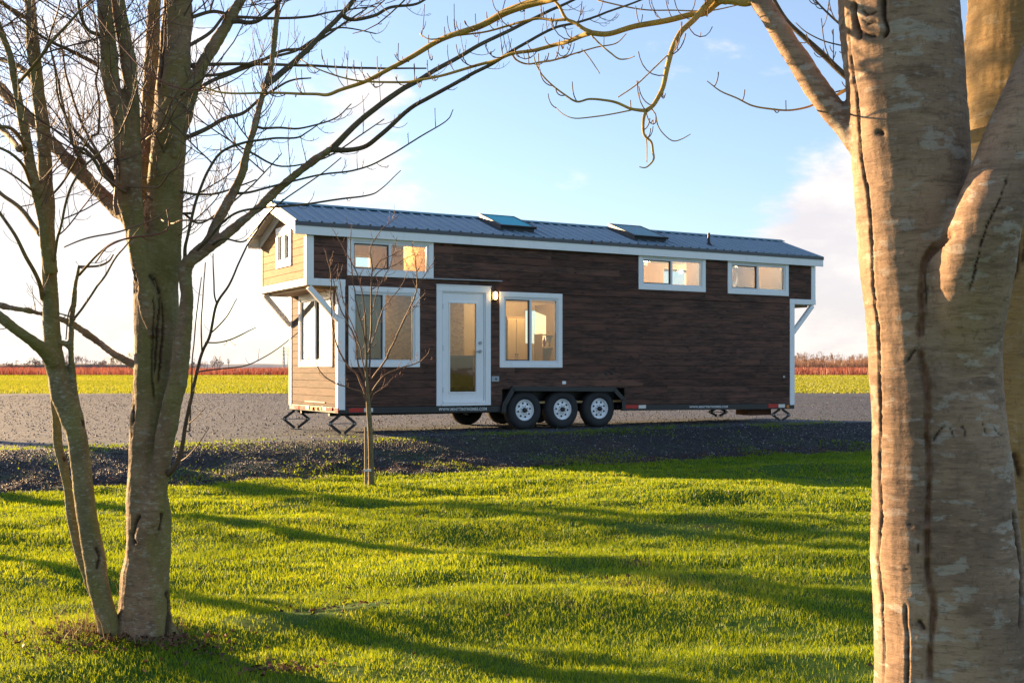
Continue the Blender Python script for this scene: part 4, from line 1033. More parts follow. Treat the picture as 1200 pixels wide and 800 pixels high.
def twig(tb, p, d, length, r, level, up=.9, step=None, k=4, wig=.25, kids=True, minr=.0009):
    """one curved twig that bends upward, with its own short side twigs"""
    n = max(6, int(length / (step or .035))); seg = length / n
    P = [p]; d = d / np.linalg.norm(d); u = np.array([0, 0, 1.])
    side = trs.normal(0, 1, 3); ph = trs.uniform(0, 6)
    for i in range(n):
        f = i / n; d = d + u * up * (seg / length) * 1.7 * (.4 + f) + trs.normal(0, wig * .16, 3); d /= np.linalg.norm(d); P.append(P[-1] + d * seg)
    P = np.array(P); rr = np.maximum(np.linspace(r, r * .45, n + 1), minr)
    tb.tube(P, rr, k, cap=False)
    if level > 0:
        sgn = 1
        for i in range(1, n):
            if trs.rand() < .62 * min(1, seg / .03 * .5 + .2):
                t = P[i + 1] - P[i]; t /= np.linalg.norm(t); q = np.cross(t, trs.normal(0, 1, 3)); q /= np.linalg.norm(q)
                dd = t * .75 + q * .85 + u * .1
                ln = length * trs.uniform(.16, .42) * (1 - .4 * i / n)
                twig(tb, P[i], dd, ln, rr[i] * .62, level - 1, up, step, 3 if k < 5 else 4, wig, minr=minr)
def sprout(tb, P, r, dens, length, rt, level=1, f0=.15, up=.9, out=1., k=4, minr=.0009, step=None):
    """side twigs along a limb, dens per metre"""
    L = np.concatenate([[0], np.cumsum(np.linalg.norm(np.diff(P, axis=0), axis=1))]); tot = L[-1]; n = int(tot * dens + trs.rand())
    for s in np.sort(trs.uniform(f0, 1, n)) * tot:
        i = min(np.searchsorted(L, s), len(P) - 1); i0 = max(i - 1, 0)
        t = P[i] - P[i0]; t = t / (np.linalg.norm(t) + 1e-9); q = np.cross(t, trs.normal(0, 1, 3)); q /= np.linalg.norm(q)
        dd = t * trs.uniform(.25, .9) + q * out; ln = length * trs.uniform(.45, 1.3)
        twig(tb, P[i], dd, ln, min(rt, r[i] * .7), level, up, step, k, minr=minr)
def remesh(tb, voxel, smooth=4):
    V, Fc = tb.arrays(); tri = Fc[:, 2] == Fc[:, 3]
    o = tb.build('tmp', None); m = o.modifiers.new('r', 'REMESH'); m.mode = 'VOXEL'; m.voxel_size = voxel
    s = o.modifiers.new('s', 'SMOOTH'); s.iterations = smooth; s.factor = .5
    dg = bpy.context.evaluated_depsgraph_get(); me = bpy.data.meshes.new_from_object(o.evaluated_get(dg))
    old = o.data; bpy.data.objects.remove(o); bpy.data.meshes.remove(old)
    return me
def carve(me, d_ref, cracks=(), seams=(), bump=.006, bs=5., rid=.0, fine=.0):
    n = len(me.vertices); co = np.empty(n * 3, np.float32); me.vertices.foreach_get('co', co); V = co.reshape(-1, 3).astype(float)
    nr = np.empty(n * 3, np.float32); me.vertex_normals.foreach_get('vector', nr); N = nr.reshape(-1, 3).astype(float)
    px = 600 + F * V[:, 0] / V[:, 1]; py = YH - F * (V[:, 2] - H) / V[:, 1]
    view = V - np.array([0, 0, H]); facing = (view * N).sum(1) < 0
    ck = np.zeros(n); sm = np.zeros(n); dis = np.zeros(n)
    jx = 1.1 * fbm(V[:, 0] * 12, V[:, 1] * 12, V[:, 2] * 30, 4) + 1.1 * fbm(V[:, 0] * 90, V[:, 1] * 90, V[:, 2] * 120, 2)
    def pd(path):
        pp = catmull(np.array([q[:2] for q in path], float), 8); best = np.full(n, 1e9); tt = np.zeros(n)
        x, y = px + jx, py
        for i in range(len(pp) - 1):
            a, b = pp[i], pp[i + 1]; ab = b - a; t = np.clip(((x - a[0]) * ab[0] + (y - a[1]) * ab[1]) / (ab @ ab + 1e-9), 0, 1)
            d = np.hypot(x - a[0] - ab[0] * t, y - a[1] - ab[1] * t); m = d < best; best[m] = d[m]; tt[m] = (i + t[m]) / (len(pp) - 1)
        return best, tt
    for path, w, dep in cracks:
        d, t = pd(path); fade = np.clip(np.minimum(t, 1 - t) * 14, .15, 1) * facing
        wj = w * (.35 + .55 * (vnoise(V[:, 0] * 14, V[:, 1] * 14, V[:, 2] * 30) + 1) * (.85 + .15 * vnoise(V[:, 0] * 40, V[:, 1] * 40, V[:, 2] * 60)))
        e = np.exp(-(d / wj) ** 2) * fade; ck = np.maximum(ck, np.clip(e * 1.35, 0, 1)); dis -= e * dep; dis += np.exp(-((d - w * 2.4) / (w * 1.3)) ** 2) * fade * dep * .06
    for path, w, dep in seams:
        d, t = pd(path); fade = np.clip(np.minimum(t, 1 - t) * 14, 0, 1) * facing
        wv = w * (.75 + .45 * fbm(V[:, 0] * 8, V[:, 1] * 8, V[:, 2] * 14, 4)); inn = np.clip((wv - d) / 1.2 + .5, 0, 1) * fade; edge = np.exp(-((d - wv) / 1.1) ** 2) * fade * (.55 + .45 * vnoise(V[:, 0] * 40, V[:, 1] * 40, V[:, 2] * 60))
        sm = np.maximum(sm, inn); ck = np.maximum(ck, edge * .65); dis += -inn * dep + edge * dep * .4 + inn * fbm(V[:, 0] * 60, V[:, 1] * 60, V[:, 2] * 50, 3) * dep * 1.5
    dis += bump * fbm(V[:, 0] * bs, V[:, 1] * bs, V[:, 2] * bs, 4)
    if rid: dis += rid * fbm(V[:, 0] * 26, V[:, 1] * 26, V[:, 2] * 4.5, 4)
    if fine: dis += fine * vnoise(V[:, 0] * 25, V[:, 1] * 25, V[:, 2] * 110)
    V = V + N * dis[:, None]
    me.vertices.foreach_set('co', V.astype(np.float32).ravel())
    for k, v in (('crack', ck), ('seam', sm)):
        a = me.attributes.new(k, 'FLOAT', 'POINT'); a.data.foreach_set('value', v.astype(np.float32))
    me.polygons.foreach_set('use_smooth', np.ones(len(me.polygons), dtype=bool)); me.update()
def tree_empty(name, px, d, label, cat='tree', z=None, **k):
    x = (px - 600) / F * d; e = empty(name, (x, d, float(ground_z(x, d)) if z is None else z)); tag(e, label, cat, **k); return e
def adopt(o, parent):
    o.parent = parent; o.matrix_parent_inverse = Matrix.Translation(parent.location).inverted(); return o

# ---------------------------------------------------------------- big left tree (several stems)
D = 6.45
TB = Tubes()
T_B = [(171, 800, 56), (170, 765, 44), (169, 742, 35), (169, 718, 29.5), (170, 690, 28), (173, 650, 26), (174, 600, 24.5), (173, 560, 22.5), (175, 500, 22), (180, 450, 23), (183, 400, 24.5), (183, 350, 25), (184, 310, 26), (190, 270, 23), (194, 220, 20.5), (198, 160, 19.5), (203, 100, 18), (206, 50, 17), (208, 0, 17), (211, -80, 16), (214, -200, 14), (220, -360, 11), (216, -520, 8)]
B1p = [(182, 365, 5), (177, 330, 13), (168, 300, 13), (155, 262, 11), (145, 230, 10), (143, 200, 10), (141, 150, 9.5), (131, 100, 9.5), (126, 50, 9), (122, 0, 7.5), (116, -90, 6.5), (100, -200, 5), (90, -300, 3)]
B2p = [(180, 395, 4), (173, 350, 12), (163, 300, 10), (159, 250, 9), (157, 200, 9), (157, 160, 8.5), (155, 120, 8.5), (150, 80, 8), (145, 40, 8), (138, 0, 7.5), (128, -80, 6.5), (112, -200, 5), (100, -320, 3)]
B3p = [(182, 350, 4), (177, 300, 10), (171, 220, 9.5), (172, 150, 8.5), (176, 100, 8.5), (179, 50, 8), (181, 0, 7.5), (184, -100, 6.5), (180, -240, 5), (176, -380, 3)]
B5p = [(203, 185, 6), (211, 150, 10), (222, 112, 9), (226, 100, 8), (240, 72, 7.5), (262, 36, 6.8), (285, -5, 6.2), (310, -60, 5.5), (345, -140, 4)]
Cp = [(170, 700, 8), (167, 660, 12), (170, 635, 13.5), (177, 605, 13.5), (186, 560, 12), (193, 520, 11), (200, 480, 11), (208, 440, 10.5), (214, 400, 9.5), (217, 370, 8.8), (219, 340, 8), (217, 318, 7.8), (223, 303, 8)]
C1p = [(220, 308, 7), (232, 294, 6), (246, 280, 6), (260, 250, 5.6), (278, 216, 5.2), (290, 176, 5), (300, 142, 4.8), (312, 100, 4.5), (319, 66, 4), (325, 10, 3.6), (329, -50, 3), (338, -130, 2)]
C2p = [(221, 307, 7), (236, 297, 6.2), (256, 282, 5.6), (272, 270, 5.4), (300, 246, 5), (330, 218, 4.6), (360, 194, 4.3), (390, 174, 4)]
Lp = [(184, 315, 4), (172, 288, 10), (150, 255, 11), (136, 243, 10), (108, 216, 8.5), (84, 190, 8), (60, 166, 7.2), (40, 144, 6.8), (16, 120, 6.2), (-6, 98, 6), (-60, 60, 5), (-120, 30, 3.5)]
K1p = [(176, 445, 4), (166, 435, 6.5), (154, 426, 5), (130, 412, 3.8), (100, 390, 3.6), (76, 376, 3.4), (46, 367, 3.4), (16, 361, 3.2), (-8, 356, 3.2), (-60, 345, 2.6)]
for pth, d0, d1, k in ((T_B, D, D + .1, 28), (B1p, D + .02, D - .5, 16), (B2p, D - .08, D - .35, 16), (B3p, D + .12, D + .6, 14), (B5p, D, D + .3, 14), (Cp, D - .04, D - .14, 20), (C1p, D - .12, D + .25, 12), (C2p, D - .12, D + .1, 12), (Lp, D, D + .7, 14), (K1p, D, D + .4, 10)):
    P, r = limb(pth, d0, d1, jit=.006 if k > 15 else .004); TB.tube(P, r, k)
# root flare
for an in (-2.6, -1.7, -.6, .4, 1.6):
    P0 = pw(169, 715, D); P1 = P0 + np.array([math.cos(an) * .2, math.sin(an) * .2, -.27]); TB.tube(catmull([P0, (P0 + P1) / 2 + [0, 0, .03], P1], 5), np.linspace(.09, .04, 11)[:11], 10)
me = remesh(TB, .0085, 5)
carve(me, D, cracks=[([(188, 345), (185, 380), (183, 410), (181, 440)], 1.7, .014), ([(181, 345), (179, 390), (178, 440), (181, 470)], 1.2, .010), ([(190, 350), (191, 385), (188, 420), (185, 450)], 1.8, .012),
     ([(155, 315), (158, 330), (158, 345)], 2.2, .014), ([(156, 468), (156, 482), (155, 496)], 2., .012), ([(197, 690), (199, 720), (196, 748)], 3, .02), ([(163, 602), (158, 615), (155, 628), (157, 638)], 2.6, .02), ([(186, 622), (189, 612), (189, 600)], 2.4, .014),
     ([(176, 320), (182, 330), (188, 345)], 2.4, .012), ([(193, 0), (192, 40), (190, 80), (187, 105)], 2., .01)], bump=.011, bs=6, rid=.007, fine=.002)
big = tree_empty('bare_tree', 169, D, 'bare left tree with the thickest mossy trunk of the pair and several upright stems')
tr_ = adopt(link('trunk', me, M['bark_moss']), big)

REGM = [(T_B, D, D + .1), (B1p, D + .02, D - .5), (B2p, D - .08, D - .35), (B3p, D + .12, D + .6), (B5p, D, D + .3), (Cp, D - .04, D - .14), (C1p, D - .12, D + .25), (C2p, D - .12, D + .1), (Lp, D, D + .7), (K1p, D, D + .4)]
crB = Tubes()      # thick traced limbs of the crown
twB = Tubes()      # fine twigs
REG = []
def reg(P):
    px_ = 600 + F * P[:, 0] / P[:, 1]; py_ = YH - F * (P[:, 2] - H) / P[:, 1]
    REG.append(np.column_stack([px_, py_, P]))
def snap(P, r, maxpx=20):
    if not REG: return P, r
    A = np.vstack(REG); q = P[0]; px_ = 600 + F * q[0] / q[1]; py_ = YH - F * (q[2] - H) / q[1]
    dd = np.hypot(A[:, 0] - px_, A[:, 1] - py_) + 12 * np.abs(A[:, 3] - q[1]); j = dd.argmin()
    if dd[j] < maxpx:
        sh = A[j, 2:] - q; n = len(P); f = np.clip(1 - np.linspace(0, 1, n) * 1.6, 0, 1) ** 1.5
        # slide only in depth along the view ray, then join the start
        dep = sh[1] / q[1]; sc = 1 + dep * f; P = P * 1.0; P[:, 0] *= sc; P[:, 1] *= sc; P[:, 2] = H + (P[:, 2] - H) * sc
        if np.linalg.norm(A[j, 2:] - P[0]) > .004: P = np.vstack([A[j, 2:], P]); r = np.append(r[0], r)
    return P, r
def tl(tb, path, d0, d1=None, k=8, tw=None, dens=0, ln=.3, rt=.003, level=1, dmid=0., f0=.1, out=1., up=.9, minr=.0012, jit=.004):
    P, r = limb(path, d0, d1, dmid, jit=jit); P, r = snap(P, r); reg(P); tb.tube(P, r, k)
    if dens and tw is not None: sprout(tw, P, r, dens * (.78 if tw is twB else 1), ln, rt, level, f0=f0, out=out, up=up, minr=minr)
    return P, r
REG.clear()
for pth, d0, d1 in REGM: reg(limb(pth, d0, d1)[0])
# twigs off the main stems
for pth, d0, d1, dens, ln in ((B1p, D, D - .5, 5, .45), (B2p, D - .08, D - .35, 2.5, .45), (B3p, D + .12, D + .6, 3.5, .45), (B5p, D, D + .3, 5, .5), (C1p, D - .12, D + .25, 7, .35), (C2p, D - .12, D + .1, 5, .25), (Lp, D, D + .7, 7, .55), (K1p, D, D + .4, 2, .25)):
    P, r = limb(pth, d0, d1); sprout(twB, P, r, dens, ln, .0034, 2 if ln > .4 else 1, f0=.3, minr=.0014)
P, r = limb(T_B[11:], D, D + .1); sprout(twB, P, r, 7, .8, .005, 2, f0=.05, minr=.0015)
U = [  # upper fork of the long right limb, lower fork, and the many thinner boughs
 ([(388, 175, 4), (420, 143, 3.4), (460, 112, 3.2), (504, 86, 2.8), (530, 72, 2.5), (560, 54, 2.3), (600, 34, 2.1), (640, 15, 1.8), (676, -2, 1.5), (730, -30, 1.1)], D + .1, D + .5, 9, .16),
 ([(388, 175, 4), (410, 176, 3), (430, 171, 2.7), (448, 157, 2.6), (480, 128, 2.5), (504, 114, 2.4), (544, 92, 2.2), (580, 72, 2), (610, 54, 1.8), (647, 34, 1.6), (681, 25, 1.4), (744, 3, 1.1), (790, -15, .8)], D + .1, D - .3, 9, .16),
 ([(314, 98, 4), (320, 94, 3.8), (336, 80, 3.6), (352, 66, 3.4), (372, 46, 3.2), (396, 22, 3), (418, -4, 2.8), (450, -50, 2)], D + .2, D + .5, 6, .3),
 ([(401, 17, 3), (408, 22, 2.4), (420, 23, 2), (440, 18, 1.9), (456, 9, 1.7), (484, 6, 1.5), (500, -2, 1.3), (530, -20, 1)], D + .45, D + .4, 8, .16),
 ([(266, 26, 4), (280, 25, 3), (290, 26, 2.6), (302, 24, 2.4), (316, 14, 2.2), (328, 0, 2), (340, -30, 1.6)], D + .25, D + .1, 6, .3),
 ([(217, 305, 2.5), (217, 290, 2), (220, 276, 1.8), (230, 236, 1.7), (244, 200, 1.6), (260, 178, 1.6), (288, 167, 1.5), (320, 162, 1.3), (348, 161, 1.1), (360, 155, .9), (380, 140, .6)], D - .15, D - .5, 10, .13),
 ([(278, 227, 1.8), (290, 226, 1.5), (310, 221, 1.4), (340, 213, 1.3), (373, 205, 1.2), (413, 200, 1.1), (447, 187, 1), (493, 160, .9), (523, 141, .7), (531, 128, .5)], D + .1, D - .2, 11, .1),
 ([(228, 297, 1.8), (246, 278, 1.6), (260, 262, 1.5), (278, 249, 1.4), (300, 244, 1.3), (326, 242, 1.2), (360, 239, 1.2), (400, 233, 1.1), (433, 228, .9), (447, 220, .7), (470, 200, .5)], D - .25, D - .6, 11, .1),
 ([(246, 290, 1.6), (262, 280, 1.2), (285, 283, 1), (300, 268, .9), (325, 240, .9), (365, 212, .8), (400, 185, .6)], D - .2, D - .5, 3, .1),
 ([(210, 165, 3), (240, 152, 2.6), (262, 140, 2.4), (285, 132, 2), (310, 112, 1.6), (340, 95, 1.2), (365, 92, .8)], D + .1, D + .4, 12, .22),
 ([(214, 120, 3), (240, 100, 2.4), (270, 86, 2.2), (300, 75, 2), (330, 60, 1.8), (360, 55, 1.6), (400, 30, 1.2), (430, 10, .8)], D + .2, D + .8, 11, .25),
 ([(222, 76, 2.6), (262, 75, 2), (320, 76, 1.8), (380, 78, 1.5), (440, 80, 1.3), (500, 80, .9)], D + .3, D + .7, 9, .15),
 ([(224, 90, 2), (262, 86, 1.8), (300, 72, 1.7), (345, 60, 1.6), (372, 44, 1.4), (400, 33, 1), (440, 40, .7)], D + .3, D + .9, 10, .2),
 ([(225, 20, 2.4), (250, 14, 2.1), (280, 20, 1.9), (320, 22, 1.6), (360, 20, 1.4), (390, 14, 1.1), (440, 8, .7)], D + .2, D + .6, 9, .2),
 ([(220, 55, 2.3), (245, 40, 2), (262, 20, 1.8), (280, 0, 1.5), (300, -30, 1.2)], D + .1, D + .3, 8, .2),
 ([(308, 150, 1.6), (325, 150, 1.4), (350, 150, 1.2), (390, 140, .9), (412, 122, .6)], D + .2, D, 10, .14),
 ([(296, 180, 1.4), (330, 195, 1), (380, 185, .9), (420, 160, .8), (450, 140, .6)], D + .2, D + .4, 5, .14),
 ([(215, 250, 1.6), (235, 262, 1.2), (262, 245, 1), (290, 222, .9), (330, 180, .6)], D - .1, D + .4, 6, .14),
 ([(212, 225, 1.8), (232, 228, 1.4), (262, 225, 1.2), (300, 210, .8)], D - .1, D + .3, 9, .15),
 ([(100, 195, 3.4), (90, 178, 2.6), (84, 160, 2.2), (75, 130, 1.8), (68, 95, 1.5), (60, 60, 1.2), (50, 20, .9)], D + .1, D + .5, 8, .35),
 ([(134, 218, 4), (126, 202, 4.6), (118, 190, 3), (108, 176, 2.4), (96, 162, 2), (85, 150, 1.6), (70, 120, 1.2), (64, 80, 1)], D - .05, D - .3, 8, .35),
 ([(150, 226, 2.6), (136, 218, 2.4), (120, 204, 2.2), (112, 190, 2.2), (100, 176, 2), (84, 168, 1.6), (80, 130, 1)], D - .2, D - .4, 5, .3),
 ([(128, 205, 1.8), (115, 180, 1.8), (98, 150, 1.6), (84, 110, 1.4), (76, 80, 1.2), (70, 40, 1)], D + .2, D + .6, 7, .4),
 ([(116, 156, 1.4), (116, 120, 1.4), (112, 95, 1.2), (115, 75, 1.1), (112, 30, .9), (105, -20, .7)], D + .1, D + .3, 8, .3),
 ([(118, 78, 3), (100, 68, 2.6), (80, 58, 2.2), (60, 50, 1.8), (40, 36, 1.4), (10, 10, 1)], D - .2, D - .6, 7, .35),
 ([(118, 42, 2.6), (104, 36, 2.2), (95, 20, 1.9), (91, -5, 1.6), (88, -40, 1)], D - .3, D - .5, 6, .4),
]
for pth, d0, d1, dens, ln in U: tl(crB, pth, d0, d1, 8, twB, dens, ln, .0024, 1 if ln < .3 else 2, f0=.08, minr=.0013)
# twiggy boughs of the crown, above the frame and in the upper left
AR = np.vstack(REG); AR = AR[(AR[:, 1] < 215) & (AR[:, 0] < 350)]
for i in range(24):
    p0 = AR[trs.randint(len(AR)), 2:]; dd = np.array([trs.normal(-.15, 1), trs.normal(0, .7), trs.uniform(.2, .9)])
    twig(twB, p0, dd, trs.uniform(.7, 1.6), .0055, 2, up=.35, step=.05, minr=.0014)
AR = np.vstack(REG); AR = AR[(AR[:, 1] < 260) & (AR[:, 0] < 190)]
for i in range(18):
    p0 = AR[trs.randint(len(AR)), 2:]; dd = np.array([trs.normal(0, 1), trs.normal(0, .6), trs.uniform(-.1, .6)])
    twig(twB, p0, dd, trs.uniform(.4, .9), .003, 2, up=.6, step=.04, minr=.0013)
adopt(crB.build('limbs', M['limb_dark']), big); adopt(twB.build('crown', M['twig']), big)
# warm young shoots hanging in front of the trunk
YW = Tubes(); YR = Tubes()
tl(YW, [(150, 226, 2.2), (141, 222, 2.2), (132, 214, 1.6), (122, 205, 1.3), (118, 195, 1)], D - .35, D - .5, 6)
tl(YW, [(150, 219, 1.6), (165, 219, 1.4), (184, 220, 1.2), (192, 212, 1.1), (198, 202, 1.1), (206, 196, 1), (213, 186, .9), (225, 172, .6)], D - .35, D - .55, 6)
tl(YW, [(135, 165, 1.2), (136, 195, 1.4), (136, 220, 1.8), (135, 240, 2.4), (138, 252, 2.6)], D - .3, D - .25, 6)
tl(YW, [(120, 65, 1), (128, 82, 1.1), (140, 105, 1.2), (146, 135, 1.2), (147, 160, 1)], D - .3, D - .4, 6)
tl(YW, [(182, 160, 1), (195, 148, 1), (208, 124, .9), (222, 105, .7)], D - .5, D - .6, 5)
tl(YW, [(170, 165, 1.1), (188, 148, 1.1), (205, 112, 1), (240, 70, .8)], D - .6, D - .8, 5, YW, 1, .1)
tl(YW, [(178, 242, .9), (190, 258, 1.1), (202, 262, 1.2), (212, 259, 1.1), (240, 258, .9), (262, 252, .6)], D - .6, D - .7, 5)
tl(YW, [(75, 290, .8), (100, 280, 1), (130, 274, 1), (152, 268, 1), (178, 258, .9), (205, 240, .7)], D - .7, D - .7, 5, YW, 2, .1)
tl(YR, [(112, 308, .8), (125, 290, 1), (150, 279, 1.1), (180, 276, 1), (194, 270, .9), (198, 262, .8), (195, 245, .6)], D - .8, D - .8, 5, YR, 3, .08)
adopt(YW.build('warm_shoots', M['twig_warm']), big)
# sucker rising from the second stem
SK = Tubes(); SKT = Tubes()
tl(SK, [(196, 556, 4), (203, 549, 3), (212, 530, 2.8), (217, 500, 2.4), (224, 470, 2.2), (230, 440, 2), (238, 410, 1.8), (246, 392, 1.7), (254, 356, 1.6), (268, 334, 1.3), (280, 308, 1.1), (294, 280, 1), (312, 255, .8), (332, 233, .6)], D - .1, D - .6, 8)
for q in ([(254, 356, 1.1), (251, 345, 1), (250, 325, .9), (250, 298, .6)], [(246, 392, 1), (256, 382, .9), (266, 370, .8), (277, 350, .5)], [(241, 402, 1), (258, 401, .9), (280, 393, .8), (300, 384, .5)], [(230, 436, 1), (255, 432, .9), (285, 429, .8), (310, 418, .7), (328, 407, .6), (350, 390, .5)],
          [(237, 412, 1), (236, 380, .9), (238, 340, .8), (241, 308, .6)], [(222, 505, 1), (224, 450, .9), (229, 380, .8), (236, 325, .6)], [(218, 498, .8), (228, 490, .7), (240, 478, .5)], [(205, 545, .9), (225, 530, .7), (245, 500, .5)]):
    tl(SKT, q, D - .45, D - .7, 5, SKT, 3, .06, .0015, 0)
sk = adopt(SK.build('sucker', M['twig']), big); o = SKT.build('shoots', M['twig'], None); o.parent = sk
adopt(YR.build('red_shoots', M['twig_red']), big)

# ---------------------------------------------------------------- slender left tree
DA = 6.35
TA = Tubes()
A_ = [(129, 775, 16), (128, 742, 13.5), (124, 722, 12.5), (118, 700, 12), (110, 650, 12.3), (101, 600, 11.5), (95, 550, 11.3), (90, 510, 10.8), (82, 482, 13), (73, 460, 13), (68, 440, 11.5), (63, 420, 12), (61, 400, 10.5), (59, 350, 9.2), (57, 300, 9), (56, 250, 8.2), (53, 200, 8), (50, 150, 8), (44, 100, 7), (38, 50, 7), (35, 0, 6.5), (32, -80, 6), (20, -200, 4.5), (16, -330, 3)]
Af = [(60, 320, 8), (55, 290, 7), (52, 262, 6.6), (46, 240, 6.4), (38, 206, 6.2), (31, 165, 6.2), (27, 145, 5.8), (22, 120, 5), (18, 96, 4.6), (12, 66, 4.4), (2, 40, 4.2), (-14, 0, 3.6), (-40, -60, 2.6)]
A2 = [(122, 722, 9), (112, 700, 6), (103, 678, 5.5), (92, 640, 5.6), (84, 605, 5.6), (79, 570, 5.2), (74, 545, 5.6), (69, 525, 5), (67, 500, 5), (64, 480, 4.4), (63, 460, 4), (64, 440, 3.4)]
A3 = [(93, 508, 6), (93, 492, 6), (88, 470, 4.6), (85, 440, 4.2), (83, 410, 3.8), (84, 385, 3.6), (85, 365, 3.4), (88, 340, 2.8), (91, 322, 2.5), (93, 310, 2.2)]
AL = [(63, 425, 9), (52, 411, 8), (38, 400, 7), (20, 387, 6.5), (-4, 369, 6.5), (-50, 335, 5), (-90, 320, 3)]
for pth, d0, d1, k in ((A_, DA, DA + .15, 22), (Af, DA + .02, DA - .35, 14), (A2, DA + .08, DA + .25, 14), (A3, DA + .05, DA + .12, 12), (AL, DA, DA - .4, 14), ([(68, 402, 4), (76, 403, 3.6), (84, 409, 3.4)], DA + .05, DA + .1, 10)):
    P, r = limb(pth, d0, d1, jit=.004); TA.tube(P, r, k)
me = remesh(TA, .007, 4)
carve(me, DA, cracks=[([(112, 640), (116, 652), (113, 668)], 2., .01), ([(97, 492), (99, 500)], 2.5, .008), ([(74, 535), (77, 540)], 3, .008)], bump=.006, bs=8, rid=.003, fine=.0015)
sl = tree_empty('bare_tree', 128, DA, 'slender green barked leaning tree at the far left of the pair on the lawn')
adopt(link('trunk', me, M['bark_green']), sl)
crA = Tubes(); twA = Tubes(); REG.clear()
for pth, d0, d1 in ((A_, DA, DA + .15), (Af, DA + .02, DA - .35), (A2, DA + .08, DA + .25), (A3, DA + .05, DA + .12), (AL, DA, DA - .4)): reg(limb(pth, d0, d1)[0])
for pth, d0, d1, dens, ln in ((A_[13:], DA, DA + .15, 5, .5), (Af, DA, DA - .35, 7, .4), (AL, DA, DA - .4, 4, .3)):
    P, r = limb(pth, d0, d1); sprout(twA, P, r, dens, ln, .003, 2, f0=.15, minr=.0013)
for pth, d0, d1, dens, ln in (([(50, 352, 2.8), (47, 335, 2.6), (40, 318, 2.4), (30, 300, 2.3), (16, 274, 2), (0, 250, 1.8), (-20, 225, 1.4)], DA - .05, DA - .4, 9, .13),
    ([(47, 275, 3), (38, 262, 2.8), (22, 243, 2.6), (0, 226, 2.3), (-25, 200, 2)], DA, DA + .3, 8, .2),
    ([(30, 175, 2.6), (24, 162, 2.4), (12, 150, 2.2), (-8, 148, 2)], DA - .3, DA - .6, 6, .2),
    ([(36, 215, 2.4), (28, 195, 2), (15, 182, 1.8), (-6, 172, 1.6)], DA - .3, DA - .5, 7, .2),
    ([(40, 225, 1.6), (25, 212, 1.3), (8, 200, 1.1), (-8, 194, .9)], DA - .3, DA - .5, 7, .15),
    ([(22, 175, 3.6), (10, 160, 3.3), (-8, 140, 3)], DA + .3, DA + .5, 7, .3),
    ([(44, 100, 4), (28, 82, 3.4), (12, 74, 3), (-6, 68, 2.6)], DA + .1, DA + .4, 7, .3),
    ([(18, 100, 2.2), (30, 88, 2.1), (45, 70, 2), (60, 50, 1.9), (80, 28, 1.6), (108, -2, 1.2)], DA - .4, DA - .6, 2, .3),
    ([(28, 20, 3), (14, 12, 2.8), (-6, -2, 2.4)], DA, DA - .3, 7, .3),
    ([(93, 312, 1.8), (105, 312, 1.4), (118, 311, 1.3), (128, 306, 1.1), (133, 298, .8)], DA + .12, DA + .1, 8, .1),
    ([(93, 322, 1.8), (102, 312, 1.5), (115, 298, 1.2), (135, 284, 1.1), (160, 278, .8)], DA + .12, DA - .2, 5, .12),
    ([(87, 374, 1.5), (96, 362, 1.4), (110, 342, 1.3), (122, 325, 1.2), (135, 303, 1.1), (148, 288, .9), (165, 265, .6)], DA + .1, DA - .2, 2, .08),
    ([(86, 352, 1), (80, 370, .9), (78, 398, .7)], DA + .1, DA, 2, .08), ([(88, 375, 1), (80, 370, .9), (68, 366, .8)], DA + .1, DA, 3, .06),
    ([(62, 310, 1.6), (68, 280, 1.6), (72, 262, 1.5), (80, 228, 1.5), (95, 200, 1.4), (118, 178, 1.2), (145, 152, 1)], DA - .2, DA - .5, 4, .15),
    ([(60, 230, 1.4), (75, 212, 1.3), (88, 190, 1.2), (105, 160, 1)], DA, DA - .3, 5, .15)):
    tl(crA, pth, d0, d1, 7, twA, dens, ln, .0022, 1, minr=.0012)
AR = np.vstack(REG); AR = AR[(AR[:, 1] < 300)]
for i in range(22):
    p0 = AR[trs.randint(len(AR)), 2:]; dd = np.array([trs.normal(-.2, 1), trs.normal(0, .7), trs.uniform(.2, .8)])
    twig(twA, p0, dd, trs.uniform(.5, 1.3), .0045, 2, up=.35, step=.05, minr=.0013)
adopt(crA.build('limbs', M['limb']), sl); adopt(twA.build('crown', M['twig']), sl)

# neighbours of the same row, standing outside the picture at left; their shade falls over the lawn
def copy_tree(root, x, y, rz, scl, label):
    c = root.copy(); COL.objects.link(c); c.location = (x, y, float(ground_z(x, y))); c.rotation_euler = (0, 0, rz); c.scale = (scl,) * 3; c['label'] = label
    for ch_ in root.children:
        d_ = ch_.copy(); COL.objects.link(d_); d_.parent = c; d_.matrix_parent_inverse = ch_.matrix_parent_inverse.copy()
        for g_ in ch_.children:
            e_ = g_.copy(); COL.objects.link(e_); e_.parent = d_
    return c
for (tx, ty, trz, ts, tlab) in ((-8.7, 12.5, 1.3, 1.1, 'many stemmed bare tree outside the left edge of the photo, nearest to the lawn corner'),
    (-12.6, 18.4, .4, 1.5, 'stout bare tree off to the left in the middle of the gravel yard'),
    (-19.0, 26.5, 3.4, 1.9, 'tallest bare tree far off to the left beyond the others')):
    copy_tree(big, tx, ty, trz, ts, tlab)

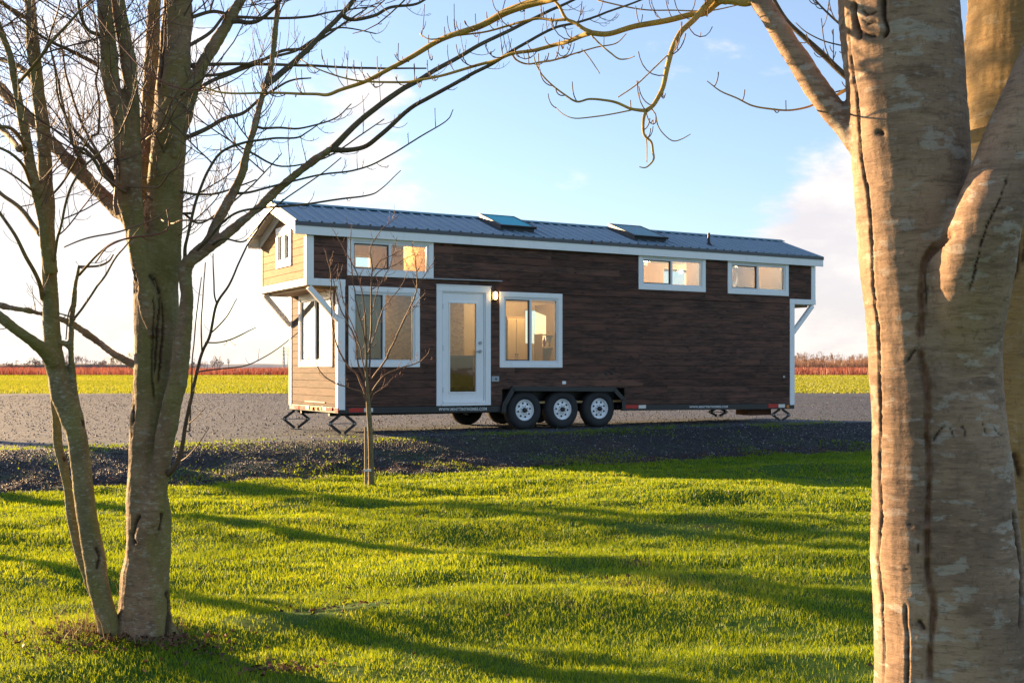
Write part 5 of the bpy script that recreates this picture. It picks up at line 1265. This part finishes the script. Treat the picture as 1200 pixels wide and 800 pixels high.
# ---------------------------------------------------------------- big right tree, close to the viewer
DR_ = 2.42
TR = Tubes()
T1 = [(1052, -330, 58), (1050, -200, 62), (1050, -100, 67), (1053, 0, 68), (1060, 100, 66.5), (1067, 200, 66), (1073, 300, 64), (1078, 400, 59), (1082, 500, 58.5), (1085, 600, 60.5), (1089, 700, 64), (1094, 800, 68), (1098, 900, 73), (1100, 1000, 80), (1100, 1150, 96), (1098, 1290, 120), (1098, 1340, 130)]
T2 = [(1330, -230, 24), (1285, -120, 29), (1240, 40, 31), (1200, 140, 33.5), (1176, 205, 36), (1153, 268, 40), (1136, 325, 46), (1122, 390, 49), (1117, 450, 54), (1118, 520, 60), (1122, 600, 64), (1127, 700, 68), (1131, 800, 72), (1136, 900, 78), (1140, 1000, 86), (1146, 1150, 104), (1150, 1290, 122), (1150, 1340, 130)]
D3 = [(1042, 205, 20), (1020, 183, 18), (1003, 162, 15.5), (990, 146, 14.6), (974, 126, 13.8), (956, 102, 13), (938, 74, 12.6), (922, 50, 12), (905, 22, 11.6), (890, 0, 11.2), (872, -30, 10.5), (845, -80, 9), (800, -160, 7)]
for pth, d0, d1, k in ((T1, DR_, DR_, 40), (T2, DR_ - .05, DR_ + .06, 40), (D3, DR_, DR_ + .15, 24)):
    P, r = limb(pth, d0, d1, sub=8); 
    if pth is T2:
        w_ = np.clip((P[:, 2] - 1.15) / .4, 0, 1); nd = (DR_ - .015) - .15 * w_ * w_ * (3 - 2 * w_) + .12 * np.clip(P[:, 2] - 1.75, 0, 9); k2 = nd / P[:, 1]
        P = np.column_stack([P[:, 0] * k2, nd, H + (P[:, 2] - H) * k2])
    TR.tube(P, r, k)
me = remesh(TR, .0046, 6)
carve(me, DR_, cracks=[
    ([(996, 12), (996, 57), (1001, 95), (1005, 130), (1007, 175), (1010, 200), (1017, 237), (1021, 295), (1024, 340), (1030, 395), (1031, 475), (1030, 547), (1034, 600), (1032, 650), (1033, 700), (1035, 750), (1036, 830)], 1.35, .008),
    ([(1061, 708), (1062, 730), (1064, 760), (1062, 830)], 1.5, .009),
    ([(1183, 202), (1172, 232), (1158, 262), (1150, 285), (1144, 310), (1135, 345)], .95, .009),
    ([(1187, 596), (1191, 625), (1196, 660), (1197, 700), (1196, 740)], 1.8, .010),
    ([(1002, 2), (1002, 20), (1006, 38), (1008, 46)], 3., .014), ([(1036, -4), (1036, 18), (1040, 36), (1035, 44)], 3.2, .014), ([(1008, 34), (1018, 42), (1028, 43)], 2.2, .006), ([(1010, 12), (1018, 18), (1028, 14)], 1.6, .004), ([(1009, 22), (1018, 28), (1028, 24)], 1.6, .004),
    ([(1112, 276), (1098, 287), (1087, 300), (1081, 316), (1080, 340), (1081, 362), (1078, 385), (1077, 400)], 1.1, .004), ([(1106, 284), (1094, 294), (1085, 312), (1084, 335), (1086, 350)], 1.5, .004), ([(1083, 318), (1086, 345), (1083, 370), (1082, 396)], 1.3, .004),
    ([(1094, 516), (1100, 508), (1106, 499)], 1.6, .006), ([(1112, 500), (1116, 506), (1117, 512)], .9, .003), ([(1126, 498), (1131, 505), (1130, 511)], .9, .003), ([(1150, 494), (1154, 502), (1157, 509)], .9, .003), ([(1162, 497), (1168, 505), (1174, 510)], .9, .003), ([(1062, 424), (1068, 416), (1074, 408)], 2, .006),
    ([(1076, 726), (1080, 732), (1083, 738)], 4.5, .008), ([(1027, 157), (1031, 155), (1035, 159)], 2.6, .004), ([(1060, 666), (1066, 667)], 1.4, .003), ([(1065, 613), (1068, 616)], 1.5, .003), ([(1075, 636), (1076, 648)], 1.5, .004)],
    seams=[([(1116, 272), (1104, 281), (1093, 292), (1084, 306), (1081, 325), (1080, 345), (1081, 365), (1079, 385), (1078, 400)], 5.0, .007), ([(1078, 396), (1080, 420), (1085, 440), (1087, 470), (1087, 510), (1089, 540), (1088, 575), (1087, 610), (1087, 660), (1090, 685), (1094, 705), (1092, 740), (1090, 770), (1090, 830)], 4.4, .010)],
    bump=.006, bs=5, rid=.0022, fine=.0011)
rt = tree_empty('bare_tree', 1098, DR_, 'big pale smooth barked tree close by at right with a long cracked seam')
adopt(link('trunk', me, M['bark_pale']), rt)
REG.clear(); reg(limb(D3, DR_, DR_ + .15)[0])
crR = Tubes(); twR = Tubes(); DL = DR_ + .1
R_ = [
 ([(884, 0, 6), (874, 4, 4.4), (860, 2, 3.8), (846, 1, 4), (838, 5, 4.2), (831, 12, 4), (822, 17, 3.8), (810, 18, 3.5), (784, 24, 3.5), (744, 31, 3.3), (713, 40, 3.2), (692, 39, 3.2)], DL, DL + .2, 5, .09),
 ([(694, 39, 3), (684, 34, 2.3), (674, 27, 2.1), (663, 22, 2), (655, 8, 1.8), (645, -2, 1.6), (630, -14, 1.2)], DL + .2, DL + .3, 10, .06),
 ([(664, 23, 2), (648, 24, 1.6), (631, 22, 1.6), (610, 26, 1.4), (596, 30, 1.3), (570, 37, 1.1), (540, 41, 1), (506, 46, .8), (492, 40, .5)], DL + .25, DL + .5, 20, .06),
 ([(692, 39, 3), (680, 43, 2.8), (665, 49, 2.6), (652, 52, 2.4), (626, 59, 2.2), (600, 63, 2.1), (580, 71, 1.9), (560, 76, 1.8), (520, 88, 1.6), (490, 94, 1.5), (470, 97, 1.4), (430, 96, 1.1), (400, 91, .9), (370, 80, .8), (352, 70, .5)], DL + .2, DL + .7, 20, .065),
 ([(838, -6, 4.4), (826, 8, 4), (815, 21, 3.6), (806, 30, 3.4), (799, 37, 3.3), (793, 48, 3.2), (788, 60, 3.1), (784, 74, 3), (781, 86, 2.9), (777, 103, 2.7), (771, 115, 2.6), (765, 124, 2.5), (757, 130, 2.8)], DL, DL - .15, 22, .06),
 ([(757, 130, 2.4), (748, 129, 2), (738, 127, 1.7), (722, 120, 1.6), (706, 117, 1.4), (690, 116, 1.3), (676, 119, 1.2), (662, 111, 1.1), (645, 98, 1), (634, 86, .9), (627, 72, .7), (625, 62, .5)], DL - .15, DL - .1, 13, .05),
 ([(756, 131, 2.2), (754, 142, 1.7), (754, 154, 1.6), (756, 160, 1.5), (763, 167, 1.4), (765, 178, 1.3), (766, 186, 1.2), (762, 192, 1), (756, 196, .8), (749, 195, .5)], DL - .15, DL - .2, 14, .03),
 ([(757, 158, .7), (758, 172, .6), (758, 190, .5)], DL - .15, DL - .18, 0, .03),
 ([(740, 129, .9), (715, 134, .8), (696, 137, .8), (674, 139, .7), (660, 134, .6), (650, 125, .5)], DL - .15, DL - .05, 1, .03),
 ([(768, 134, .8), (771, 148, .7), (778, 158, .7), (788, 165, .7), (798, 163, .6), (809, 157, .5)], DL - .15, DL - .1, 0, .03),
 ([(782, 66, .9), (765, 82, .8), (745, 100, .8), (724, 114, .7)], DL - .12, DL - .12, 2, .03),
 ([(694, 43, 1.2), (705, 54, 1), (715, 62, 1), (725, 69, .9), (735, 69, .7), (744, 66, .5)], DL + .2, DL + .1, 3, .03),
 ([(632, 73, 1), (650, 70, 1), (672, 63, .9), (700, 55, .8), (722, 51, .7), (734, 40, .5)], DL + .4, DL + .3, 9, .04),
 ([(600, 62, 1.2), (606, 70, 1.1), (618, 75, 1), (632, 73, 1)], DL + .5, DL + .4, 9, .04),
 ([(684, 59, .7), (694, 72, .6), (703, 86, .5)], DL + .3, DL + .3, 0, .03),
 ([(700, 0, .9), (750, 12, .8), (790, 13, .8), (830, 13, .8), (866, 6, .6)], DL + .4, DL + .3, 5, .05),
 ([(990, 106, 2.2), (978, 113, 1.6), (960, 120, 1.3), (945, 126, 1.2), (925, 129, 1.1), (902, 127, 1.1), (882, 124, 1), (864, 116, .9), (845, 108, .8), (828, 95, .5)], DR_ + .22, DR_ - .15, 8, .035),
]
for pth, d0, d1, dens, ln in R_: tl(crR, pth, d0, d1, 10 if pth[0][2] > 2 else 6, twR, dens * 1.3, ln * 1.15, .0012, 1 if ln > .05 else 0, f0=.05, minr=.0012, jit=.002, up=2.2)
# the long bough, painted sunlit gold, crossing the sky (belongs higher on the same limb)
DY = DL + .35
Yp = [(860, -62, 8), (780, -48, 7), (700, -24, 6), (655, -5, 5.5), (640, 0, 5.2), (616, 6, 4.7), (592, 15, 4.2), (564, 30, 3.6), (530, 41, 3.2), (510, 50, 3), (484, 66, 2.8), (460, 80, 2.5), (430, 95, 2.3), (400, 105, 2.1), (384, 111, 2), (370, 110, 1.7), (350, 110, 1.6), (320, 109, 1.4), (280, 110, 1.2), (256, 108, 1.1), (238, 102, .9)]
tl(crR, Yp, DY - .1, DY + .5, 12, twR, 22, .07, .0015, 1, minr=.0012, jit=.002, f0=.2, up=2.)
tl(YRB := Tubes(), [(240, 103, 1), (225, 106, 1), (204, 102, 1), (185, 92, 1), (165, 78, .9), (150, 62, .9), (132, 42, .8), (116, 22, .7), (100, 5, .5)], DY + .5, DY + .6, 6)
adopt(YRB.build('red_shoots', M['twig_red']), rt)
AR = np.vstack(REG); AR = AR[(AR[:, 1] < -10)]
for i in range(24):
    p0 = AR[trs.randint(len(AR)), 2:]; dd = np.array([trs.normal(0, 1), trs.normal(.3, .7), trs.uniform(.3, 1)])
    twig(twR, p0, dd, trs.uniform(.5, 1.2), .006, 2, up=.3, step=.05, minr=.0012)
adopt(crR.build('limbs', M['limb_sunlit'] if 'limb_sunlit' in M else M['limb']), rt); adopt(twR.build('crown', M['twig']), rt)

# ---------------------------------------------------------------- tree right behind it
DE = 3.15
TE = Tubes()
E1p = [(1215, -420, 50), (1212, -250, 58), (1208, -100, 64), (1204, 0, 67), (1198, 100, 68), (1188, 200, 67), (1172, 300, 64), (1160, 400, 62), (1154, 500, 64), (1152, 600, 66), (1152, 700, 70), (1154, 800, 76), (1156, 900, 86), (1158, 1000, 100), (1158, 1080, 118)]
E2p = [(1185, 420, 44), (1290, 250, 42), (1330, 80, 36), (1370, -100, 30), (1400, -300, 22)]
for pth, k in ((E1p, 32), (E2p, 24)):
    P, r = limb(pth, DE, DE + .05, sub=6); TE.tube(P, r, k)
E3p = [(1140, 170, 9), (1080, 150, 7), (1030, 118, 5.5), (989, 87, 3.8), (964, 64, 3.4), (940, 42, 3), (920, 22, 2.6), (905, -4, 2.2), (890, -40, 1.8), (870, -90, 1.2)]
me = remesh(TE, .007, 5)
carve(me, DE, cracks=[([(1192, 270), (1194, 300), (1190, 330)], 2, .008), ([(1200, 230), (1203, 270), (1199, 310)], 2, .008), ([(1188, 530), (1194, 545), (1196, 560)], 4, .012), ([(1186, 690), (1192, 740), (1190, 800)], 2.5, .012), ([(1180, 555), (1188, 620), (1192, 680)], 2, .01)], bump=.008, bs=5, rid=.005, fine=.0015)
et = tree_empty('bare_tree', 1156, DE, 'thick tree standing in shade directly behind the cracked pale trunk at the right edge')
adopt(link('trunk', me, M['bark_back']), et)
crE = Tubes(); twE = Tubes(); REG.clear()
tl(crE, E3p, DE, DE + .2, 10, twE, 16, .13, .0018, 1, f0=.25, minr=.0014, up=1.2)
tl(crE, [(1060, 90, 2), (1020, 60, 1.8), (985, 29, 1.4), (970, 14, 1.2), (955, -2, 1), (940, -20, .8)], DE, DE + .1, 8, twE, 14, .07, .0014, 1, f0=.3, minr=.0014, up=1.6)
tl(crE, [(1040, 75, 1.4), (1010, 62, 1.2), (988, 54, .9), (965, 48, .8), (945, 38, .7), (932, 26, .5)], DE, DE + .1, 6, twE, 3, .05, minr=.0014)
tl(crE, [(1040, 125, 2), (1005, 108, 1.6), (991, 106, 1.2), (980, 108, .9), (972, 112, .6)], DE, DE - .05, 6, twE, 16, .08, minr=.0014)
adopt(crE.build('limbs', M['limb_dark']), et); adopt(twE.build('crown', M['twig']), et)

# ---------------------------------------------------------------- young tree with its stake
DS = 15.1
sg = tree_empty('young_tree', 433, DS, 'thin leafless sapling tied to a stake at the gravel edge of the lawn')
SG = Tubes(); SB = Tubes(); ST = Tubes(); REG.clear()
tl(SG, [(435.5, 572, 3.9), (435, 560, 3.4), (434.5, 530, 3.1), (433.5, 500, 2.9), (432, 480, 2.8), (431, 460, 2.3), (429.5, 440, 1.7), (429, 400, 1.3), (428, 370, 1.1)], DS, DS, 12, jit=0)
S_ = [[(433, 476, 1.6), (424, 460, 1.3), (410, 455, 1.1), (396, 450, 1), (383, 443, .9), (374, 434, .8), (369, 422, .5)],
 [(431, 470, 1.8), (420, 442, 1.5), (408, 428, 1.3), (400, 416, 1.2), (394, 400, 1), (390, 380, 1), (388, 345, .9), (388, 320, .8), (384, 305, .6), (381, 292, .5)],
 [(428, 446, 1.6), (420, 426, 1.4), (416, 396, 1.2), (406, 376, 1.1), (398, 360, 1), (392, 335, .7), (386, 312, .5)],
 [(428, 372, 1.2), (424, 340, 1), (417, 318, .9), (408, 300, .8), (400, 286, .6), (390, 269, .4)],
 [(429, 405, 1.2), (420, 365, 1), (416, 345, .9), (413, 320, .9), (411, 290, .8), (412, 264, .5)],
 [(433, 442, 1.5), (434, 400, 1.3), (435, 340, 1.2), (436, 316, 1), (433, 294, .9), (437, 284, .7), (446, 270, .6), (456, 262, .5), (467, 253, .4)],
 [(435, 330, .9), (444, 318, .7), (460, 312, .6), (474, 304, .5), (486, 297, .4)], [(436, 318, .8), (446, 306, .6), (460, 299, .6), (472, 291, .4)],
 [(437, 362, .9), (441, 345, .8), (446, 330, .7), (456, 314, .6), (461, 296, .5), (466, 278, .4)],
 [(434, 446, 1.5), (450, 424, 1.4), (464, 396, 1.3), (474, 374, 1.2), (484, 352, 1.1), (489, 336, 1), (488, 318, .8), (486, 298, .6), (483, 291, .4)],
 [(490, 336, .8), (495, 326, .7), (503, 314, .6), (509, 308, .4)], [(476, 370, .7), (488, 355, .6), (500, 342, .4)],
 [(433, 462, 1.4), (448, 442, 1.2), (460, 435, 1.1), (472, 430, 1), (484, 427, .9), (493, 423, .8), (500, 416, .6), (503, 408, .4)],
 [(434, 470, 1.2), (438, 462, 1), (446, 457, .9), (454, 450, .7), (462, 441, .4)],
 [(428, 436, 1), (420, 400, .9), (412, 380, .8), (402, 350, .7), (396, 320, .5)], [(429, 420, 1), (440, 390, .8), (450, 360, .7), (470, 335, .6), (480, 312, .4)]]
for i, q in enumerate(S_): tl(SB, [(a_, b_, c_ * .78) for a_, b_, c_ in q], DS, DS + trs.uniform(-.35, .35), 6, ST, 13, .16, .003, 1, minr=.002, f0=.15, jit=.01)
adopt(SG.build('trunk', M['limb']), sg); adopt(SB.build('branches', M['twig_warm']), sg); adopt(ST.build('crown', M['twig_red']), sg)
sx = (428.8 - 600) / F * 15.05
t = MB(); gz = float(ground_z(sx, 15.05)); t.cyl((sx, 15.05, gz - .05), (sx - .005, 15.05, H - (500 - YH) / F * 15.05), .02, 8, r2=.018); so = t.build('wooden_stake', M['stake'], None, smooth=False)
tag(so, 'short weathered wooden stake beside the sapling', 'stake')
t = MB(); t.box((sx - .03, 15.02, H - (552 - YH) / F * 15.05), (sx + .07, 15.1, H - (549.5 - YH) / F * 15.05)); tie = t.build('tie_strap', M['cream'], so); 

# ---------------------------------------------------------------- distance
def bank(name, xa, xb, y, h, wd, mat, label):
    n = 120; xs_ = np.linspace(xa, xb, n); V = []
    for x in xs_:
        hh = h * (1 + .25 * float(fbm(x * .03, 1.7, o=4))) * min(1, (x - xa) / 8 + .2, (xb - x) / 30 + .15)
        V += [(x, y - wd, -.1), (x, y - wd * .3, hh * .9), (x, y + wd * .3, hh), (x, y + wd, -.1)]
    I = np.arange(n - 1)[:, None] * 4; Fc = np.concatenate([I + np.array([k, k + 4, k + 5, k + 1]) for k in range(3)])
    o = np_mesh(name, np.array(V), Fc, 4, mat, smooth=True); return tag(o, label, kind='structure')
bank('earth_bank', -260, -80, 336, 2.5, 7, M['bankearth'], 'low dark earth bank along the far side of the plain at left')
bank('far_dike', -1200, -120, 1500, 9., 40, simple('far_dike_hazed', (.25, .27, .3), .95, var=.05, scale=.01), 'far dike on the horizon, tinted pale blue for haze')  # distance haze put into the dike's pale blue colour
g = far_blades('bank_grass', 9000, -225, -95, 330, 344, 1.0, .1, M['brush'], z0=.9, clump=1.4, lean=.9); tag(g, 'brown winter brush growing along the far earth bank at left', 'brush', kind='stuff')
# far bare trees at the right: trunks that fork again and again
FT = Tubes()
fr = np.random.RandomState(4)
def far_tree(tb, x, y, h):
    def rec(p, d, l, r, lv):
        q = p + d * l; tb.tube(np.array([p, (p + q) / 2 + fr.normal(0, .03 * l, 3), q]), [r, r * .8, r * .6], 4, cap=False)
        if lv == 0: return
        for _ in range(3 if lv > 1 else 4):
            nd = d + fr.normal(0, .38, 3); nd[2] = abs(nd[2]) + .25; nd /= np.linalg.norm(nd); rec(q, nd, l * fr.uniform(.55, .85), max(r * .6, .022), lv - 1)
    rec(np.array([x, y, -.1]), np.array([fr.normal(0, .05), 0, 1.]), h * .34, .09, 4)
FB = Tubes()
for i in range(150):
    x_ = -225 + 140 * fr.rand() ** 1.0; k_ = .35 + .65 * max(0, float(fbm(x_ * .05, 3.3, o=3)) + .45); far_tree(FB, x_, fr.uniform(331, 342), fr.uniform(3.0, 5.6) * k_ + 1.2)
o = FB.build('brushwood', simple('brushwood_bark', (.2, .13, .1), .9, var=.3, scale=.1)); tag(o, 'low leafless brushwood on the far earth bank at left', 'brushwood', kind='stuff')
for i in range(200): far_tree(FT, fr.uniform(40, 150), fr.uniform(338, 372), fr.uniform(4.0, 6.6))
o = FT.build('treeline', M['twig_far'] if 'twig_far' in M else simple('far_twig_bark', (.26, .15, .09), .9, var=.2, scale=.1)); tag(o, 'low band of leafless orange brown trees beyond the red canes', 'treeline', kind='stuff')
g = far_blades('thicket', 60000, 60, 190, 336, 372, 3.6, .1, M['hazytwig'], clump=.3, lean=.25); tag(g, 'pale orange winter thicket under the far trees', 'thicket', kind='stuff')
# faint lattice masts on the horizon
def mast(px, d, h, label):
    x = (px - 600) / F * d; e = empty('power_mast', (x, d, -.4)); tag(e, label, 'power mast', 'masts on the horizon')
    hz = simple('faint_steel', (.42, .42, .44), .7, var=.05)
    t = MB(); w = h * .045
    for a, b in ((-1, -1), (1, -1), (1, 1), (-1, 1)): t.bar((a * w, b * w, 0), (a * w * .15, b * w * .15, h), .35, .35)
    for k in range(7):
        z0, z1 = h * k / 7, h * (k + 1) / 7; s0, s1 = w * (1 - .85 * k / 7), w * (1 - .85 * (k + 1) / 7); t.bar((-s0, -s0, z0), (s1, -s1, z1), .2, .2); t.bar((s0, -s0, z0), (-s1, -s1, z1), .2, .2)
    t.build('lattice', hz, e)
    t = MB()
    for q in (.68, .8, .92): t.bar((-h * .1, 0, h * q), (h * .1, 0, h * q), .4, .4)
    t.build('crossarm', hz, e)
mast(332.5, 900, 20, 'faint lattice mast on the horizon, farther from the house end'); mast(338.2, 1000, 22, 'faint lattice mast on the horizon, right beside the house end')

# ================================================================== SKY, SUN
w = bpy.data.worlds.new('World'); scene.world = w; w.use_nodes = True; t = NT(w.node_tree); t.n.clear()
sky = t.new('ShaderNodeTexSky', sky_type='NISHITA', sun_disc=False, sun_elevation=SUN_EL, sun_rotation=SUN_AZ, air_density=1.0, dust_density=.8, ozone_density=3.0, altitude=0)
tc = t.new('ShaderNodeTexCoord'); dirv = tc.outputs['Generated']
def sdir(px, py): v = ray(px, py); v.normalize(); return v
nv = t.mapping(dirv, (1, 1, 2.3))
n1 = t.noise(nv, 5.5, 9, .58, .25); n2 = t.noise(nv, 14, 7, .6); n0 = t.noise(nv, 1.7, 3, .5)
bias = None
for (px, py, sx_, amp) in ((40, 320, .2, .2), (-60, 160, .16, .1), (150, 110, .07, .09), (250, 410, .2, .1), (440, 108, .045, .12), (990, 300, .055, .26), (985, 390, .09, .34), (1080, 330, .12, .3), (1010, 335, .03, .12), (955, 300, .025, .08), (620, 420, .3, .05)):
    v = sdir(px, py); s = t.new('ShaderNodeVectorMath', operation='SUBTRACT'); t.l.new(dirv, s.inputs[0]); s.inputs[1].default_value = v
    ln = t.new('ShaderNodeVectorMath', operation='LENGTH'); t.l.new(s.outputs[0], ln.inputs[0])
    q = t.math('DIVIDE', ln.outputs['Value'], sx_); q = t.math('MULTIPLY', q, q); q = t.math('MULTIPLY', t.math('EXPONENT', t.math('MULTIPLY', q, -1.0)), amp)
    bias = q if bias is None else t.math('ADD', bias, q)
cov = t.math('ADD', t.math('ADD', t.math('MULTIPLY', n1, .75), t.math('MULTIPLY', n2, .25)), bias)
mask = t.sstep(cov, .615, .74)
sh = t.sstep(t.math('ADD', t.math('MULTIPLY', n2, .5), t.math('MULTIPLY', n1, .5)), .38, .62)
ccol = t.mix(sh, (3.3, 3.05, 3.1), (4.4, 4.05, 3.75))
skyc = t.mix(.16, t.mix(1.0, sky.outputs[0], (1.0, .97, 1.0), 'MULTIPLY'), (3.6, 3.7, 3.9))
final = t.mix(t.math('MULTIPLY', mask, .88), skyc, ccol)
bg = t.new('ShaderNodeBackground', {'Color': final, 'Strength': .062}); ow = t.new('ShaderNodeOutputWorld'); t.l.new(bg.outputs[0], ow.inputs[0])
sd = bpy.data.lights.new('sun', 'SUN'); sd.energy = 5.0; sd.angle = R(.6); sd.color = (1, .66, .33)
so_ = bpy.data.objects.new('sun', sd); COL.objects.link(so_); so_.rotation_euler = SUN.to_track_quat('Z', 'Y').to_euler()
scene.view_settings.view_transform = 'Standard'; scene.view_settings.look = 'None'; scene.view_settings.exposure = 2.18; scene.view_settings.gamma = 1
scene.view_settings.use_curve_mapping = False
scene.render.engine = 'CYCLES'
scene.cycles.max_bounces = 8; scene.cycles.transparent_max_bounces = 12; scene.cycles.diffuse_bounces = 3; scene.cycles.glossy_bounces = 3; scene.cycles.caustics_reflective = False; scene.cycles.caustics_refractive = False
scene.cycles.use_denoising = True
scene.cycles.sample_clamp_indirect = 6
